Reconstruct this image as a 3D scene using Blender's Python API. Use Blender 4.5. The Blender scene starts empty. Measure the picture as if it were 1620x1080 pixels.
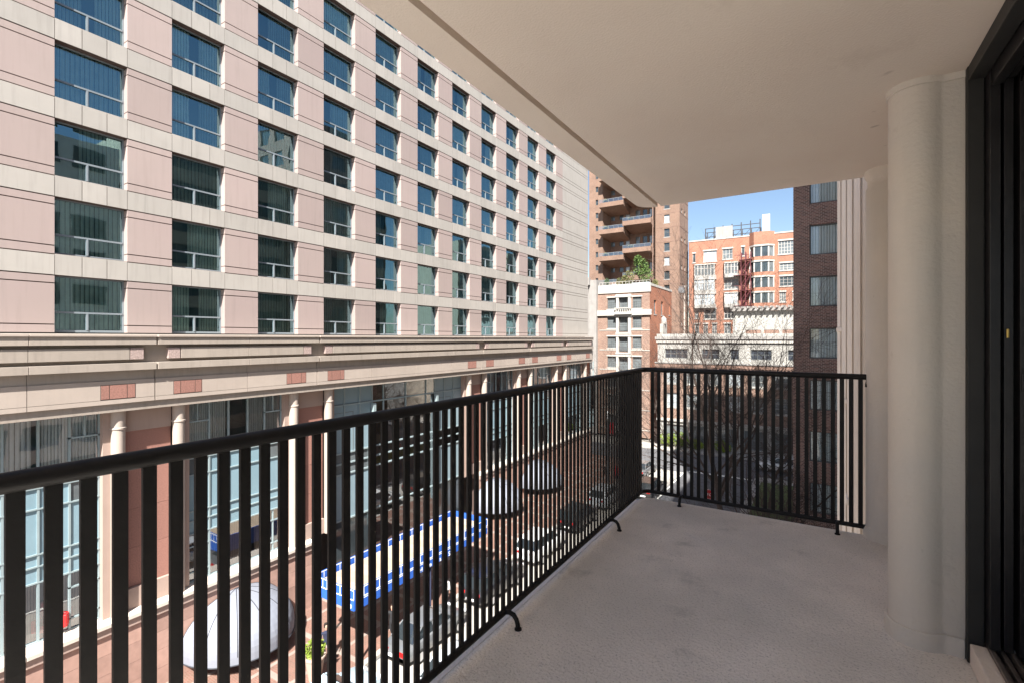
import bpy, bmesh, math, random
from mathutils import Vector, Matrix
random.seed(7)
R = math.radians
S = bpy.context.scene
COL = S.collection

# ------------------------------------------------------------------ camera
cam = bpy.data.cameras.new('camera'); co = bpy.data.objects.new('camera', cam); COL.objects.link(co)
co.location = (0, 0, 0); co.rotation_euler = (R(90), 0, R(32))
cam.sensor_width = 36; cam.lens = 770 / 1620 * 36; cam.shift_y = -5 / 1620
cam.clip_start = 0.02; cam.clip_end = 3000
S.camera = co
# ------------------------------------------------------------------ light
EL, AZX, AZY = 48, 0.425, -0.905
w = bpy.data.worlds.new('World'); S.world = w; w.use_nodes = True
nt = w.node_tree; bg = nt.nodes['Background']
sky = nt.nodes.new('ShaderNodeTexSky'); sky.sky_type = 'NISHITA'; sky.sun_disc = False
sky.sun_elevation = R(EL); sky.sun_rotation = math.atan2(AZX, AZY)
sky.air_density = 1.0; sky.dust_density = 0.8; sky.ozone_density = 1.5
nt.links.new(sky.outputs[0], bg.inputs[0]); bg.inputs[1].default_value = 0.054
sl = bpy.data.lights.new('sun', 'SUN'); sl.energy = 5.0; sl.angle = R(0.5); sl.color = (1, 0.965, 0.91)
so = bpy.data.objects.new('sun', sl); COL.objects.link(so)
sd = Vector((AZX * math.cos(R(EL)), AZY * math.cos(R(EL)), math.sin(R(EL))))
so.rotation_euler = sd.to_track_quat('Z', 'Y').to_euler(); so.location = (40, -80, 90)
S.view_settings.view_transform = 'Standard'; S.view_settings.look = 'None'
S.view_settings.gamma = 1; S.view_settings.use_curve_mapping = False
S.view_settings.exposure = 1.75
S.render.engine = 'CYCLES'
S.cycles.max_bounces = 10; S.cycles.diffuse_bounces = 7; S.cycles.transparent_max_bounces = 12

# ------------------------------------------------------------------ materials
MATS = {}
def mat(name, col, rough=0.8, var=0.12, scale=1.5, bump=0.0, bscale=40, rnd=0.0, speck=None, blot=None, streak=0.0, metal=0.0, spec=0.4, brick=None, tint=None):
    m = bpy.data.materials.new(name); m.use_nodes = True; N = m.node_tree.nodes; L = m.node_tree.links
    b = N['Principled BSDF']; b.inputs['Roughness'].default_value = rough; b.inputs['Metallic'].default_value = metal
    b.inputs['Specular IOR Level'].default_value = spec
    geo = N.new('ShaderNodeNewGeometry')
    def mixc(kind, fac, a, c):
        x = N.new('ShaderNodeMix'); x.data_type = 'RGBA'; x.blend_type = kind
        for i, v in ((0, fac), (6, a), (7, c)):
            if isinstance(v, (int, float)): x.inputs[i].default_value = v
            elif isinstance(v, tuple): x.inputs[i].default_value = v if len(v) == 4 else (*v, 1)
            else: L.new(v, x.inputs[i])
        return x.outputs[2]
    def noise(sc, det=4, vec=None, rough_=0.55):
        n = N.new('ShaderNodeTexNoise'); n.inputs['Scale'].default_value = sc; n.inputs['Detail'].default_value = det
        n.inputs['Roughness'].default_value = rough_
        L.new(vec or geo.outputs['Position'], n.inputs['Vector']); return n.outputs[0]
    def ramp(v, a, b_, c0, c1):
        r = N.new('ShaderNodeMapRange'); r.inputs[1].default_value = a; r.inputs[2].default_value = b_
        r.inputs[3].default_value = c0; r.inputs[4].default_value = c1; L.new(v, r.inputs[0]); return r.outputs[0]
    hgt = None
    base = (*col, 1)
    if brick:
        sep = N.new('ShaderNodeSeparateXYZ'); L.new(geo.outputs['Position'], sep.inputs[0])
        ad = N.new('ShaderNodeMath'); L.new(sep.outputs[0], ad.inputs[0]); L.new(sep.outputs[1], ad.inputs[1])
        cb = N.new('ShaderNodeCombineXYZ'); L.new(ad.outputs[0], cb.inputs[0]); L.new(sep.outputs[2], cb.inputs[1])
        if brick.get('flat'):
            L.new(sep.outputs[0], cb.inputs[0]); L.new(sep.outputs[1], cb.inputs[1])
        bt = N.new('ShaderNodeTexBrick'); L.new(cb.outputs[0], bt.inputs['Vector'])
        bt.inputs['Scale'].default_value = 1; bt.inputs['Brick Width'].default_value = brick['w']; bt.inputs['Row Height'].default_value = brick['h']
        bt.inputs['Mortar Size'].default_value = brick.get('m', 0.006); bt.inputs['Mortar Smooth'].default_value = 0.2
        bt.inputs['Bias'].default_value = 0
        bt.inputs['Color1'].default_value = (*col, 1); bt.inputs['Color2'].default_value = (*brick['c2'], 1); bt.inputs['Mortar'].default_value = (*brick['mc'], 1)
        base = bt.outputs[0]
        iv = N.new('ShaderNodeMath'); iv.operation = 'SUBTRACT'; iv.inputs[0].default_value = 1; L.new(bt.outputs['Fac'], iv.inputs[1]); hgt = iv.outputs[0]
    c = base
    if var:
        f = ramp(noise(scale, 6), 0.3, 0.7, 1 - var, 1 + var)
        v = N.new('ShaderNodeCombineColor')
        for i in range(3): L.new(f, v.inputs[i])
        c = mixc('MULTIPLY', 1.0, c, v.outputs[0])
    if tint:
        c = mixc('MIX', ramp(noise(tint[1], 3), 0.42, 0.68, 0, tint[2]), c, tint[0])
    if rnd:
        oi = N.new('ShaderNodeObjectInfo'); f = ramp(oi.outputs['Random'], 0, 1, 1 - rnd, 1 + rnd)
        v = N.new('ShaderNodeCombineColor')
        for i in range(3): L.new(f, v.inputs[i])
        c = mixc('MULTIPLY', 1.0, c, v.outputs[0])
    if speck:
        c = mixc('MIX', ramp(noise(speck[1], 2), speck[2], speck[2] + 0.06, 0, speck[3]), c, speck[0])
    if blot:
        for (bc_, bs, th, st) in blot: c = mixc('MIX', ramp(noise(bs, 7, None, 0.68), th, th + 0.09, 0, st), c, bc_)
    if streak:
        mp = N.new('ShaderNodeMapping'); mp.inputs['Scale'].default_value = (3.5, 3.5, 0.25); L.new(geo.outputs['Position'], mp.inputs[0])
        f = ramp(noise(1.6, 6, mp.outputs[0]), 0.5, 0.75, 1, 1 - streak)
        v = N.new('ShaderNodeCombineColor')
        for i in range(3): L.new(f, v.inputs[i])
        c = mixc('MULTIPLY', 1.0, c, v.outputs[0])
    if isinstance(c, tuple): b.inputs['Base Color'].default_value = c
    else: L.new(c, b.inputs['Base Color'])
    if bump or brick:
        bp = N.new('ShaderNodeBump'); bp.inputs['Strength'].default_value = bump or 0.5; bp.inputs['Distance'].default_value = 0.01
        L.new(hgt if (hgt and not bump) else noise(bscale, 4), bp.inputs['Height']); L.new(bp.outputs[0], b.inputs['Normal'])
    MATS[name] = m; return m

def glass(name, tint, refl, rcol=(0.92, 0.96, 1.0), wob=0.0):
    m = bpy.data.materials.new(name); m.use_nodes = True; N = m.node_tree.nodes; L = m.node_tree.links
    N.remove(N['Principled BSDF']); out = N['Material Output']
    t = N.new('ShaderNodeBsdfTransparent'); t.inputs[0].default_value = (*tint, 1)
    g = N.new('ShaderNodeBsdfGlossy'); g.inputs['Roughness'].default_value = 0.0; g.inputs[0].default_value = (*rcol, 1)
    fr = N.new('ShaderNodeFresnel'); fr.inputs[0].default_value = 1.5
    r = N.new('ShaderNodeMapRange'); r.inputs[3].default_value = refl; r.inputs[4].default_value = 1; L.new(fr.outputs[0], r.inputs[0])
    if wob:
        geo = N.new('ShaderNodeNewGeometry'); n = N.new('ShaderNodeTexNoise'); n.inputs['Scale'].default_value = 0.9; n.inputs['Detail'].default_value = 1
        L.new(geo.outputs['Position'], n.inputs['Vector'])
        bp = N.new('ShaderNodeBump'); bp.inputs['Strength'].default_value = wob; bp.inputs['Distance'].default_value = 0.02
        L.new(n.outputs[0], bp.inputs['Height']); L.new(bp.outputs[0], g.inputs['Normal'])
    x = N.new('ShaderNodeMixShader'); L.new(r.outputs[0], x.inputs[0]); L.new(t.outputs[0], x.inputs[1]); L.new(g.outputs[0], x.inputs[2])
    L.new(x.outputs[0], out.inputs[0]); MATS[name] = m; return m

mat('soffit', (0.69, 0.605, 0.525), 0.9, 0.05, 0.9, 0.28, 110, speck=((0.2, 0.15, 0.12), 7, 0.74, 0.6), tint=((0.72, 0.655, 0.575), 1.2, 0.6), blot=[((0.55, 0.47, 0.40), 1.9, 0.63, 0.35), ((0.33, 0.26, 0.21), 5.5, 0.71, 0.6)])
mat('stucco', (0.688, 0.628, 0.553), 0.85, 0.06, 2.0, 0.35, 60, streak=0.10, speck=((0.22, 0.19, 0.16), 9, 0.72, 0.5), tint=((0.60, 0.58, 0.545), 1.6, 0.7), blot=[((0.42, 0.38, 0.34), 3.1, 0.62, 0.4), ((0.30, 0.26, 0.23), 11, 0.70, 0.6)])
mat('deck', (0.85, 0.785, 0.715), 0.9, 0.13, 2.2, 1.0, 70, speck=((0.30, 0.27, 0.24), 110, 0.585, 0.42), tint=((0.71, 0.67, 0.61), 1.5, 0.9), blot=[((0.40, 0.38, 0.34), 2.6, 0.60, 0.45), ((0.30, 0.27, 0.24), 9, 0.665, 0.5), ((0.84, 0.80, 0.76), 3.7, 0.62, 0.4)])
mat('deck_edge', (0.80, 0.70, 0.62), 0.9, 0.08, 3, 0.8, 80)
mat('flashing', (0.33, 0.35, 0.39), 0.45, 0.05, 3, metal=0.3)
mat('rail_paint', (0.0078, 0.0069, 0.0066), 0.5, 0.25, 12, 0.06, 60, spec=0.3)
mat('door_black', (0.012, 0.011, 0.012), 0.35, 0.3, 10, 0.05, 80, speck=((0.25, 0.25, 0.24), 60, 0.76, 0.7))
mat('door_grey', (0.022, 0.022, 0.021), 0.6, 0.2, 6)
mat('track_metal', (0.20, 0.17, 0.15), 0.4, 0.3, 15, metal=0.5)
mat('brass', (0.6, 0.42, 0.12), 0.35, 0.1, 10, metal=0.8)
mat('rib_paint', (0.78, 0.71, 0.63), 0.85, 0.06, 1.5, 0.25, 40, streak=0.08)
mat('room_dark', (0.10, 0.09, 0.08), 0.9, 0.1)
mat('precast_pink', (0.338, 0.268, 0.244), 0.85, 0.04, 0.7, 0.15, 60, rnd=0.08, streak=0.08, tint=((0.318, 0.246, 0.228), 0.35, 0.7))
mat('precast_cream', (0.359, 0.329, 0.295), 0.85, 0.04, 0.9, 0.15, 60, rnd=0.06, streak=0.14)
mat('precast_joint', (0.09, 0.06, 0.05), 0.95, 0.1)
mat('podium_cream', (0.314, 0.266, 0.224), 0.85, 0.05, 1.0, 0.2, 60, rnd=0.04, streak=0.16)
mat('podium_pink', (0.344, 0.254, 0.213), 0.85, 0.05, 1.0, 0.2, 60, rnd=0.04, streak=0.08)
mat('podium_fascia', (0.366, 0.306, 0.261), 0.85, 0.05, 1.0, 0.15, 60, rnd=0.03, streak=0.05)
mat('granite_red', (0.274, 0.137, 0.108), 0.75, 0.25, 25, 0.8, 50, rnd=0.06)
mat('granite_grey', (0.332, 0.249, 0.224), 0.8, 0.35, 30, 1.0, 40, rnd=0.06)
mat('base_stone', (0.344, 0.217, 0.175), 0.7, 0.12, 3, 0.15, 50, rnd=0.12)
mat('ledge_stone', (0.523, 0.463, 0.403), 0.8, 0.05, 2)
mat('alu', (0.205, 0.232, 0.25), 0.4, 0.04, 2, metal=0.1)
mat('alu_dark', (0.13, 0.14, 0.14), 0.5, 0.08, 3)
mat('teal_frame', (0.25, 0.31, 0.32), 0.45, 0.05, 2)
mat('blue_panel', (0.202, 0.299, 0.344), 0.3, 0.05, 1.0, rnd=0.03)
mat('slate_panel', (0.20, 0.275, 0.31), 0.35, 0.06, 1.0)
mat('wood_int', (0.20, 0.105, 0.055), 0.5, 0.25, 2.0)
mat('curtain_green', (0.56, 0.61, 0.56), 0.9, 0.10, 3, rnd=0.4)
mat('curtain_grey', (0.45, 0.35, 0.31), 0.9, 0.10, 3, rnd=0.12)
mat('curtain_pale', (0.80, 0.82, 0.82), 0.9, 0.06, 3, rnd=0.08)
mat('red_vinyl', (0.62, 0.02, 0.02), 0.4, 0.1, 5)
mat('lamp_white', (0.75, 0.75, 0.74), 0.7, 0.02)
glass('glass_hotel', (0.72, 0.82, 0.79), 0.22, (0.52, 0.88, 1.0), 0.16)
glass('glass_podium', (0.92, 0.94, 0.93), 0.20, wob=0.3)
glass('glass_room', (0.85, 0.9, 0.9), 0.06)
def dark_glass(name, c, rough=0.06, spec=0.9):
    m = mat(name, c, rough, 0.3, 0.8, spec=spec); return m
dark_glass('pane_dark', (0.035, 0.045, 0.05)); dark_glass('pane_grey', (0.12, 0.135, 0.14), 0.1); dark_glass('pane_blue', (0.035, 0.042, 0.055), 0.2); dark_glass('pane_pale', (0.36, 0.40, 0.42), 0.15)
dark_glass('pane_ribbon', (0.03, 0.07, 0.075))
mat('white_paint', (0.403, 0.381, 0.348), 0.7, 0.05, 2, streak=0.06)
mat('white_wall', (0.3366, 0.3238, 0.2983), 0.8, 0.05, 1, streak=0.10)
mat('stone_grey', (0.274, 0.257, 0.241), 0.85, 0.1, 1.2, streak=0.15)
mat('stone_brown', (0.21, 0.13, 0.10), 0.85, 0.12, 2)
BK = lambda n, c, c2, mc, **k: mat(n, c, 0.85, 0.14, 0.6, brick=dict(w=0.22, h=0.075, m=0.007, c2=c2, mc=mc), **k)
BK('brick_tower', (0.205, 0.125, 0.085), (0.160, 0.092, 0.064), (0.25, 0.185, 0.15))
BK('brick_orange', (0.30, 0.105, 0.052), (0.235, 0.078, 0.042), (0.30, 0.17, 0.115))
BK('brick_pale', (0.255, 0.16, 0.118), (0.175, 0.095, 0.07), (0.31, 0.265, 0.225))
BK('brick_red', (0.31, 0.135, 0.084), (0.255, 0.105, 0.066), (0.34, 0.215, 0.155))
mat('brick_dark', (0.285, 0.145, 0.112), 0.8, 0.12, 0.6, brick=dict(w=0.215, h=0.085, m=0.011, c2=(0.13, 0.073, 0.06), mc=(0.46, 0.37, 0.32)))
mat('office_tan', (0.373, 0.315, 0.249), 0.85, 0.06, 1)
mat('roof_grey', (0.249, 0.241, 0.232), 0.9, 0.1, 1)
mat('asphalt', (0.10, 0.10, 0.105), 0.9, 0.18, 0.7, 0.3, 60, speck=((0.13, 0.13, 0.13), 40, 0.62, 0.4))
mat('concrete_light', (0.344, 0.321, 0.288), 0.9, 0.10, 0.8)
mat('paver', (0.165, 0.095, 0.070), 0.85, 0.12, 1.5, brick=dict(w=0.2, h=0.1, m=0.006, c2=(0.20, 0.10, 0.075), mc=(0.24, 0.18, 0.15), flat=True))
mat('paver_band', (0.254, 0.202, 0.172), 0.85, 0.1, 2)
mat('ground', (0.20, 0.19, 0.17), 0.95, 0.15, 0.3)
mat('lawn', (0.085, 0.12, 0.035), 0.95, 0.3, 2.0, 0.6, 30)
mat('paint_line', (0.72, 0.70, 0.64), 0.8, 0.12, 6)
mat('bark', (0.075, 0.055, 0.046), 0.95, 0.3, 8, 0.5, 30)
mat('leaf_green', (0.071, 0.120, 0.025), 0.7, 0.35, 1.2, rnd=0.1); mat('leaf_lime', (0.166, 0.224, 0.025), 0.7, 0.3, 1.5); mat('leaf_olive', (0.13, 0.13, 0.045), 0.7, 0.35, 1.5); mat('leaf_pine', (0.05, 0.09, 0.04), 0.8, 0.3, 2)
mat('awning_grey', (0.195, 0.207, 0.241), 0.75, 0.04, 2); mat('awning_dark', (0.035, 0.037, 0.045), 0.8, 0.1)
mat('canopy_blue', (0.022, 0.10, 0.42), 0.6, 0.08, 3); mat('canopy_wood', (0.38, 0.30, 0.22), 0.8, 0.1, 2, rnd=0.12); mat('white_letter', (0.82, 0.82, 0.82), 0.6, 0)
mat('steel_dark', (0.05, 0.05, 0.055), 0.5, 0.1); mat('steel_grey', (0.1800, 0.1860, 0.1920), 0.5, 0.1, metal=0.3); mat('steel_red', (0.1146, 0.0276, 0.0324), 0.7, 0.2)
mat('tyre', (0.018, 0.018, 0.018), 0.85, 0.1); mat('hub', (0.55, 0.56, 0.58), 0.3, 0.02, metal=0.8)
mat('car_glass', (0.02, 0.026, 0.03), 0.05, 0, spec=0.8)
for n, c in dict(car_silver=(0.42, 0.45, 0.48), car_black=(0.012, 0.012, 0.014), car_white=(0.72, 0.72, 0.71), car_blue=(0.40, 0.50, 0.56), car_red=(0.30, 0.02, 0.02), car_grey=(0.12, 0.125, 0.13)).items():
    mm = mat(n, c, 0.28, 0.02, 3, spec=0.6); mm.node_tree.nodes['Principled BSDF'].inputs['Coat Weight'].default_value = 0.7
mat('head_lens', (0.7, 0.72, 0.75), 0.1, 0); mat('tail_lens', (0.35, 0.01, 0.01), 0.15, 0)
mat('sign_red', (0.52, 0.02, 0.025), 0.5, 0.05); mat('terracotta', (0.42, 0.31, 0.25), 0.85, 0.1)
mat('skin', (0.42, 0.25, 0.18), 0.6, 0.05); mat('cloth_navy', (0.022, 0.026, 0.055), 0.9, 0.1); mat('cloth_white', (0.62, 0.61, 0.60), 0.9, 0.05); mat('cloth_black', (0.015, 0.015, 0.017), 0.9, 0.1); mat('hair', (0.02, 0.014, 0.011), 0.6, 0.1); mat('cloth_mauve', (0.30, 0.17, 0.18), 0.9, 0.1)

# ------------------------------------------------------------------ helpers
class MB:
    def __init__(s): s.v = []; s.f = []; s.sm = False
    def quad(s, *p): n = len(s.v); s.v += [tuple(q) for q in p]; s.f.append(tuple(range(n, n + len(p)))); return s
    def box(s, x0, x1, y0, y1, z0, z1):
        if x0 > x1: x0, x1 = x1, x0
        if y0 > y1: y0, y1 = y1, y0
        if z0 > z1: z0, z1 = z1, z0
        n = len(s.v); s.v += [(x, y, z) for z in (z0, z1) for y in (y0, y1) for x in (x0, x1)]
        s.f += [tuple(n + i for i in q) for q in ((0, 2, 3, 1), (4, 5, 7, 6), (0, 1, 5, 4), (2, 6, 7, 3), (0, 4, 6, 2), (1, 3, 7, 5))]; return s
    def prism(s, poly, z0, z1):
        n = len(s.v); k = len(poly)
        s.v += [(x, y, z0) for x, y in poly] + [(x, y, z1) for x, y in poly]
        s.f.append(tuple(n + i for i in reversed(range(k)))); s.f.append(tuple(n + k + i for i in range(k)))
        for i in range(k): j = (i + 1) % k; s.f.append((n + i, n + j, n + k + j, n + k + i))
        return s
    def lathe(s, prof, c=(0, 0), seg=20, cap=True):
        n = len(s.v); k = len(prof)
        for r, z in prof:
            for i in range(seg): a = 2 * math.pi * i / seg; s.v.append((c[0] + r * math.cos(a), c[1] + r * math.sin(a), z))
        for q in range(k - 1):
            for i in range(seg): j = (i + 1) % seg; s.f.append((n + q * seg + i, n + q * seg + j, n + (q + 1) * seg + j, n + (q + 1) * seg + i))
        if cap: s.f.append(tuple(n + i for i in reversed(range(seg)))); s.f.append(tuple(n + (k - 1) * seg + i for i in range(seg)))
        return s
    def tube(s, pts, r, seg=10, cap=True):
        pts = [Vector(p) for p in pts]; n = len(s.v); k = len(pts)
        rs = r if isinstance(r, (list, tuple)) else [r] * k
        for i, p in enumerate(pts):
            d = (pts[min(i + 1, k - 1)] - pts[max(i - 1, 0)]).normalized()
            a = d.orthogonal().normalized() if i == 0 else (pa - d * pa.dot(d)).normalized()
            pa = a; b = d.cross(a)
            for q in range(seg): t = 2 * math.pi * q / seg; s.v.append(tuple(p + (a * math.cos(t) + b * math.sin(t)) * rs[i]))
        for i in range(k - 1):
            for q in range(seg): j = (q + 1) % seg; s.f.append((n + i * seg + q, n + i * seg + j, n + (i + 1) * seg + j, n + (i + 1) * seg + q))
        if cap: s.f.append(tuple(n + q for q in reversed(range(seg)))); s.f.append(tuple(n + (k - 1) * seg + q for q in range(seg)))
        return s
    def mesh(s, name, m, smooth=False):
        me = bpy.data.meshes.new(name); me.from_pydata(s.v, [], s.f); me.materials.append(MATS[m]); me.validate()
        if smooth:
            for p in me.polygons: p.use_smooth = True
            try: me.set_sharp_from_angle(angle=R(40))
            except Exception: pass
        me.update(); return me
    def build(s, name, m, parent=None, loc=(0, 0, 0), rz=0, smooth=False, bevel=0):
        o = inst(name, s.mesh(name, m, smooth), parent, loc, rz)
        if bevel: b = o.modifiers.new('bevel', 'BEVEL'); b.width = bevel; b.segments = 3; b.limit_method = 'ANGLE'
        return o
def inst(name, me, parent=None, loc=(0, 0, 0), rz=0):
    o = bpy.data.objects.new(name, me); COL.objects.link(o); o.location = loc; o.rotation_euler = (0, 0, rz); o.parent = parent; return o
def tag(o, label, cat, group=None):
    o['label'] = label; o['category'] = cat
    if group: o['group'] = group
    return o
def struct(o): o['kind'] = 'structure'; return o
def stuff(o): o['kind'] = 'stuff'; return o
def thing(name, label, cat, loc=(0, 0, 0), rz=0, group=None):
    return tag(inst(name, None, None, loc, rz), label, cat, group)
def copy_tree(o, parent=None, loc=None, rz=None):
    c = o.copy(); COL.objects.link(c); c.parent = parent
    if loc is not None: c.location = loc
    if rz is not None: c.rotation_euler = (0, 0, rz)
    for ch in list(o.children): copy_tree(ch, c)
    return c
CACHE = {}
def cached(key, fn):
    if key not in CACHE: CACHE[key] = fn()
    return CACHE[key]
def wall(name, W, H, holes, depth, m, parent, loc=(0, 0, 0), rz=0, z0=0):
    """wall in its local x-z plane, front at y=0, window openings (x0,x1,z0,z1) cut through with real reveals"""
    xs = sorted({0, W, *[h[0] for h in holes], *[h[1] for h in holes]}); zs = sorted({z0, H, *[h[2] for h in holes], *[h[3] for h in holes]})
    b = MB()
    def hole(x, z): return any(h[0] < x < h[1] and h[2] < z < h[3] for h in holes)
    G = [[hole((xs[i] + xs[i + 1]) / 2, (zs[j] + zs[j + 1]) / 2) for j in range(len(zs) - 1)] for i in range(len(xs) - 1)]
    for j in range(len(zs) - 1):
        i = 0
        while i < len(xs) - 1:
            if G[i][j]: i += 1; continue
            k = i
            while k + 1 < len(xs) - 1 and not G[k + 1][j]: k += 1
            b.quad((xs[i], 0, zs[j]), (xs[k + 1], 0, zs[j]), (xs[k + 1], 0, zs[j + 1]), (xs[i], 0, zs[j + 1])); i = k + 1
    for (x0, x1, a, c) in holes:
        b.quad((x0, 0, a), (x0, depth, a), (x0, depth, c), (x0, 0, c)); b.quad((x1, 0, a), (x1, 0, c), (x1, depth, c), (x1, depth, a))
        b.quad((x0, 0, a), (x1, 0, a), (x1, depth, a), (x0, depth, a)); b.quad((x0, 0, c), (x0, depth, c), (x1, depth, c), (x1, 0, c))
    return b.build(name, m, parent, loc, rz)
def far_window(parent, x, z, W, H, nx, nz, fm='white_paint', pm='pane_dark', y=0.12, rz=0, base=(0, 0), fw=0.07, mw=0.035, sill=None):
    """window part: frame with glazing bars, the pane its sub-part; origin is the lower left corner of the opening"""
    def mk():
        b = MB(); b.box(0, W, 0, .08, 0, fw); b.box(0, W, 0, .08, H - fw, H); b.box(0, fw, 0, .08, fw, H - fw); b.box(W - fw, W, 0, .08, fw, H - fw)
        for i in range(1, nx): q = W * i / nx; b.box(q - mw / 2, q + mw / 2, .01, .07, fw, H - fw)
        for i in range(1, nz): q = H * i / nz; b.box(fw, W - fw, .015, .065, q - mw / 2, q + mw / 2)
        return b.mesh('window', fm)
    c, s_ = math.cos(rz), math.sin(rz)
    loc = (base[0] + c * x - s_ * y, base[1] + s_ * x + c * y, z)
    o = inst('window', cached(('fw', W, H, nx, nz, fm, fw, mw), mk), parent, loc, rz)
    inst('pane', cached(('fp', W, H, pm), lambda: MB().quad((.02, .05, .02), (W - .02, .05, .02), (W - .02, .05, H - .02), (.02, .05, H - .02)).mesh('pane', pm)), o)
    if sill: inst('sill', cached(('fs', W, sill), lambda: MB().box(-.12, W + .12, -.22, -.02, -.16, 0).mesh('sill', sill)), o)
    return o
def curtain_mesh(W, H, m, n, amp=0.05):
    """hanging curtain: rounded pleats with a narrow gap between them"""
    b = MB(); n = int(n * 1.4); p = W / n
    for i in range(n):
        g = p * (.14 + .08 * math.sin(i * 2.3)); x0, x1 = i * p + g / 2, (i + 1) * p - g / 2
        a_ = amp * (1 + .3 * math.sin(i * 1.7)); pts = [(x0 + (x1 - x0) * q / 4, -a_ * math.sin(math.pi * q / 4)) for q in range(5)]
        for q in range(4): b.quad((*pts[q], 0), (*pts[q + 1], 0), (*pts[q + 1], H), (*pts[q], H))
    return b.mesh('curtain', m)
G0 = -15.0   # street level

# ================================================================== SETTING
struct(MB().box(-1500, 1500, -1500, 1500, G0 - .5, G0 - .3).build('ground', 'ground'))
struct(MB().box(-17.6, -5.6, -120, 60, G0 - .29, G0 - .13).build('road', 'asphalt'))
struct(MB().box(-140, 140, 60.0, 67.0, G0 - .29, G0 - .126).build('cross_road', 'asphalt'))
sw = struct(MB().box(-24.9, -17.9, -60, 59.2, G0 - .29, G0).build('hotel_pavement', 'paver'))
for i in range(22):
    MB().box(-24.4, -17.95, 2.2 + i * 2.64 - .14, 2.2 + i * 2.64 + .14, G0, G0 + .004).build('paving_band', 'paver_band', sw)
for x in (-23.0, -21.2, -19.4): MB().box(x - .1, x + .1, 0, 59, G0 + .002, G0 + .008).build('paving_band', 'paver_band', sw)
for i in range(20):
    MB().box(-17.9, -17.6, -2 + i * 3.06, 1.04 + i * 3.06, G0 - .29, G0 + .012).build('kerb_stone', 'concrete_light', sw)
nsw = struct(MB().box(-5.3, 40, -60, 33.0, G0 - .29, G0 - .002).build('near_pavement', 'concrete_light'))
struct(MB().box(-5.3, -1.0, 33.0, 59, G0 - .29, G0 - .001).build('corner_pavement', 'concrete_light'))
for i in range(30): MB().box(-5.6, -5.3, -20 + i * 2.66, -17.36 + i * 2.66, G0 - .29, G0 + .012).build('kerb_stone', 'concrete_light', nsw)
struct(MB().box(-140, 60, 67.0, 70.0, G0 - .29, G0 + .01).build('far_pavement', 'concrete_light'))
struct(MB().box(-4.9, -1.6, 34.0, 57, G0 - .05, G0 + .03).build('lawn', 'lawn'))
struct(MB().box(-12.8, -12.65, -40, 57, G0 - .13, G0 - .122).build('lane_line', 'paint_line'))
struct(MB().box(-12.3, -5.8, 57.6, 58.1, G0 - .13, G0 - .122).build('stop_line', 'paint_line'))
struct(MB().box(-17.5, -12.9, -40, 57, G0 - .13, G0 - .124).build('parking_lane', 'concrete_light'))

# ================================================================== BALCONY
FZ, CZ, YE, YF = -1.30, 1.09, -1.2, -3.2     # floor, ceiling; slab cut short at YE, unseen floor added to YF bouncing sunlight
def arc(cx, cy, r, a0, a1, n=8): return [(cx + r * math.cos(R(a0 + (a1 - a0) * i / n)), cy + r * math.sin(R(a0 + (a1 - a0) * i / n))) for i in range(n + 1)]
def plate(x0, x1, y0, y1, r): return [(x0, y0), (x1, y0), (x1, y1)] + arc(x0 + r, y1 - r, r, 90, 180)
fl = struct(MB().prism(plate(-1.235, 1.4, YF, 3.995, .14), FZ - .22, FZ).build('balcony_floor', 'deck', bevel=.018))
MB().box(-1.238, -1.213, YF, 3.86, FZ - .1, FZ + .003).build('deck_lip', 'deck_edge', fl, bevel=.003)
MB().prism(plate(-1.275, -1.15, YF, 4.035, .09), FZ - .24, FZ - .035).build('edge_flashing', 'flashing', fl)
MB().box(-1.15, .4, 3.90, 4.035, FZ - .24, FZ - .035).build('edge_flashing', 'flashing', fl)
cl = struct(MB().prism(plate(-1.24, 1.4, YE, 4.07, .16), CZ + .05, CZ + .26).build('balcony_ceiling', 'soffit', bevel=.02))
MB().box(-1.09, 1.4, YE, 4.075, CZ, CZ + .06).build('soffit_field', 'soffit', cl, bevel=.006)
MB().prism(plate(-1.262, -1.122, YE, 4.09, .139), CZ + .004, CZ + .21).build('drip_edge', 'soffit', cl, bevel=.012)

# our own apartment building: mass, ribs and the wall round the balcony door
own = thing('apartment_building', 'pale ribbed apartment building that carries the balcony at the right edge', 'building', (0, 0, G0))
H0 = 31.0
MB().box(1.4, 18, YF, 17.5, 0, 15 + FZ - .22).build('lower_mass', 'rib_paint', own)
MB().box(.62, 1.4, YF, 17.5, 0, 15 + FZ - .24).build('front_wall', 'rib_paint', own)
MB().box(.62, 18, YE, 17.5, 15 + CZ + .27, H0).build('upper_mass', 'rib_paint', own)  # ends at YE so sun reaches the unseen added floor
MB().box(.56, 18, 4.1, 17.5, 15 + FZ - .2, 15 + CZ + .25).build('side_mass', 'rib_paint', own)
for i, y in enumerate((5.05, 6.15, 7.35, 8.95)):
    x = .275; pr = [(.7, y + .12), (x + .05, y + .12), (x + .012, y + .09), (x, y + .04), (x, y - .04), (x + .012, y - .085), (x + .03, y - .105)]
    f = x + .034
    for q in range(6): pr += [(f, y - .112), (f + .004, y - .085), (f + .012, y - .085), (f + .016, y - .112)]; f += .058
    pr += [(.7, y - .112)]
    MB().prism(pr, 0, H0).build('facade_rib', 'rib_paint', own)
    for zz in (12.4 + i * .9, 17.6): MB().box(x - .012, .6, y - .122, y + .1, zz, zz + .06).build('rib_collar', 'rib_paint', own, bevel=.008)
for k in range(12):
    zb = 1.2 + k * 2.75
    if abs(zb + 1 - 15) < 1.8: continue
    for i in range(4): MB().box(.55, .615, 5.3 + i * 3.0, 7.5 + i * 3.0, zb, zb + 1.6).build('window_band', 'pane_ribbon', own)
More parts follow.
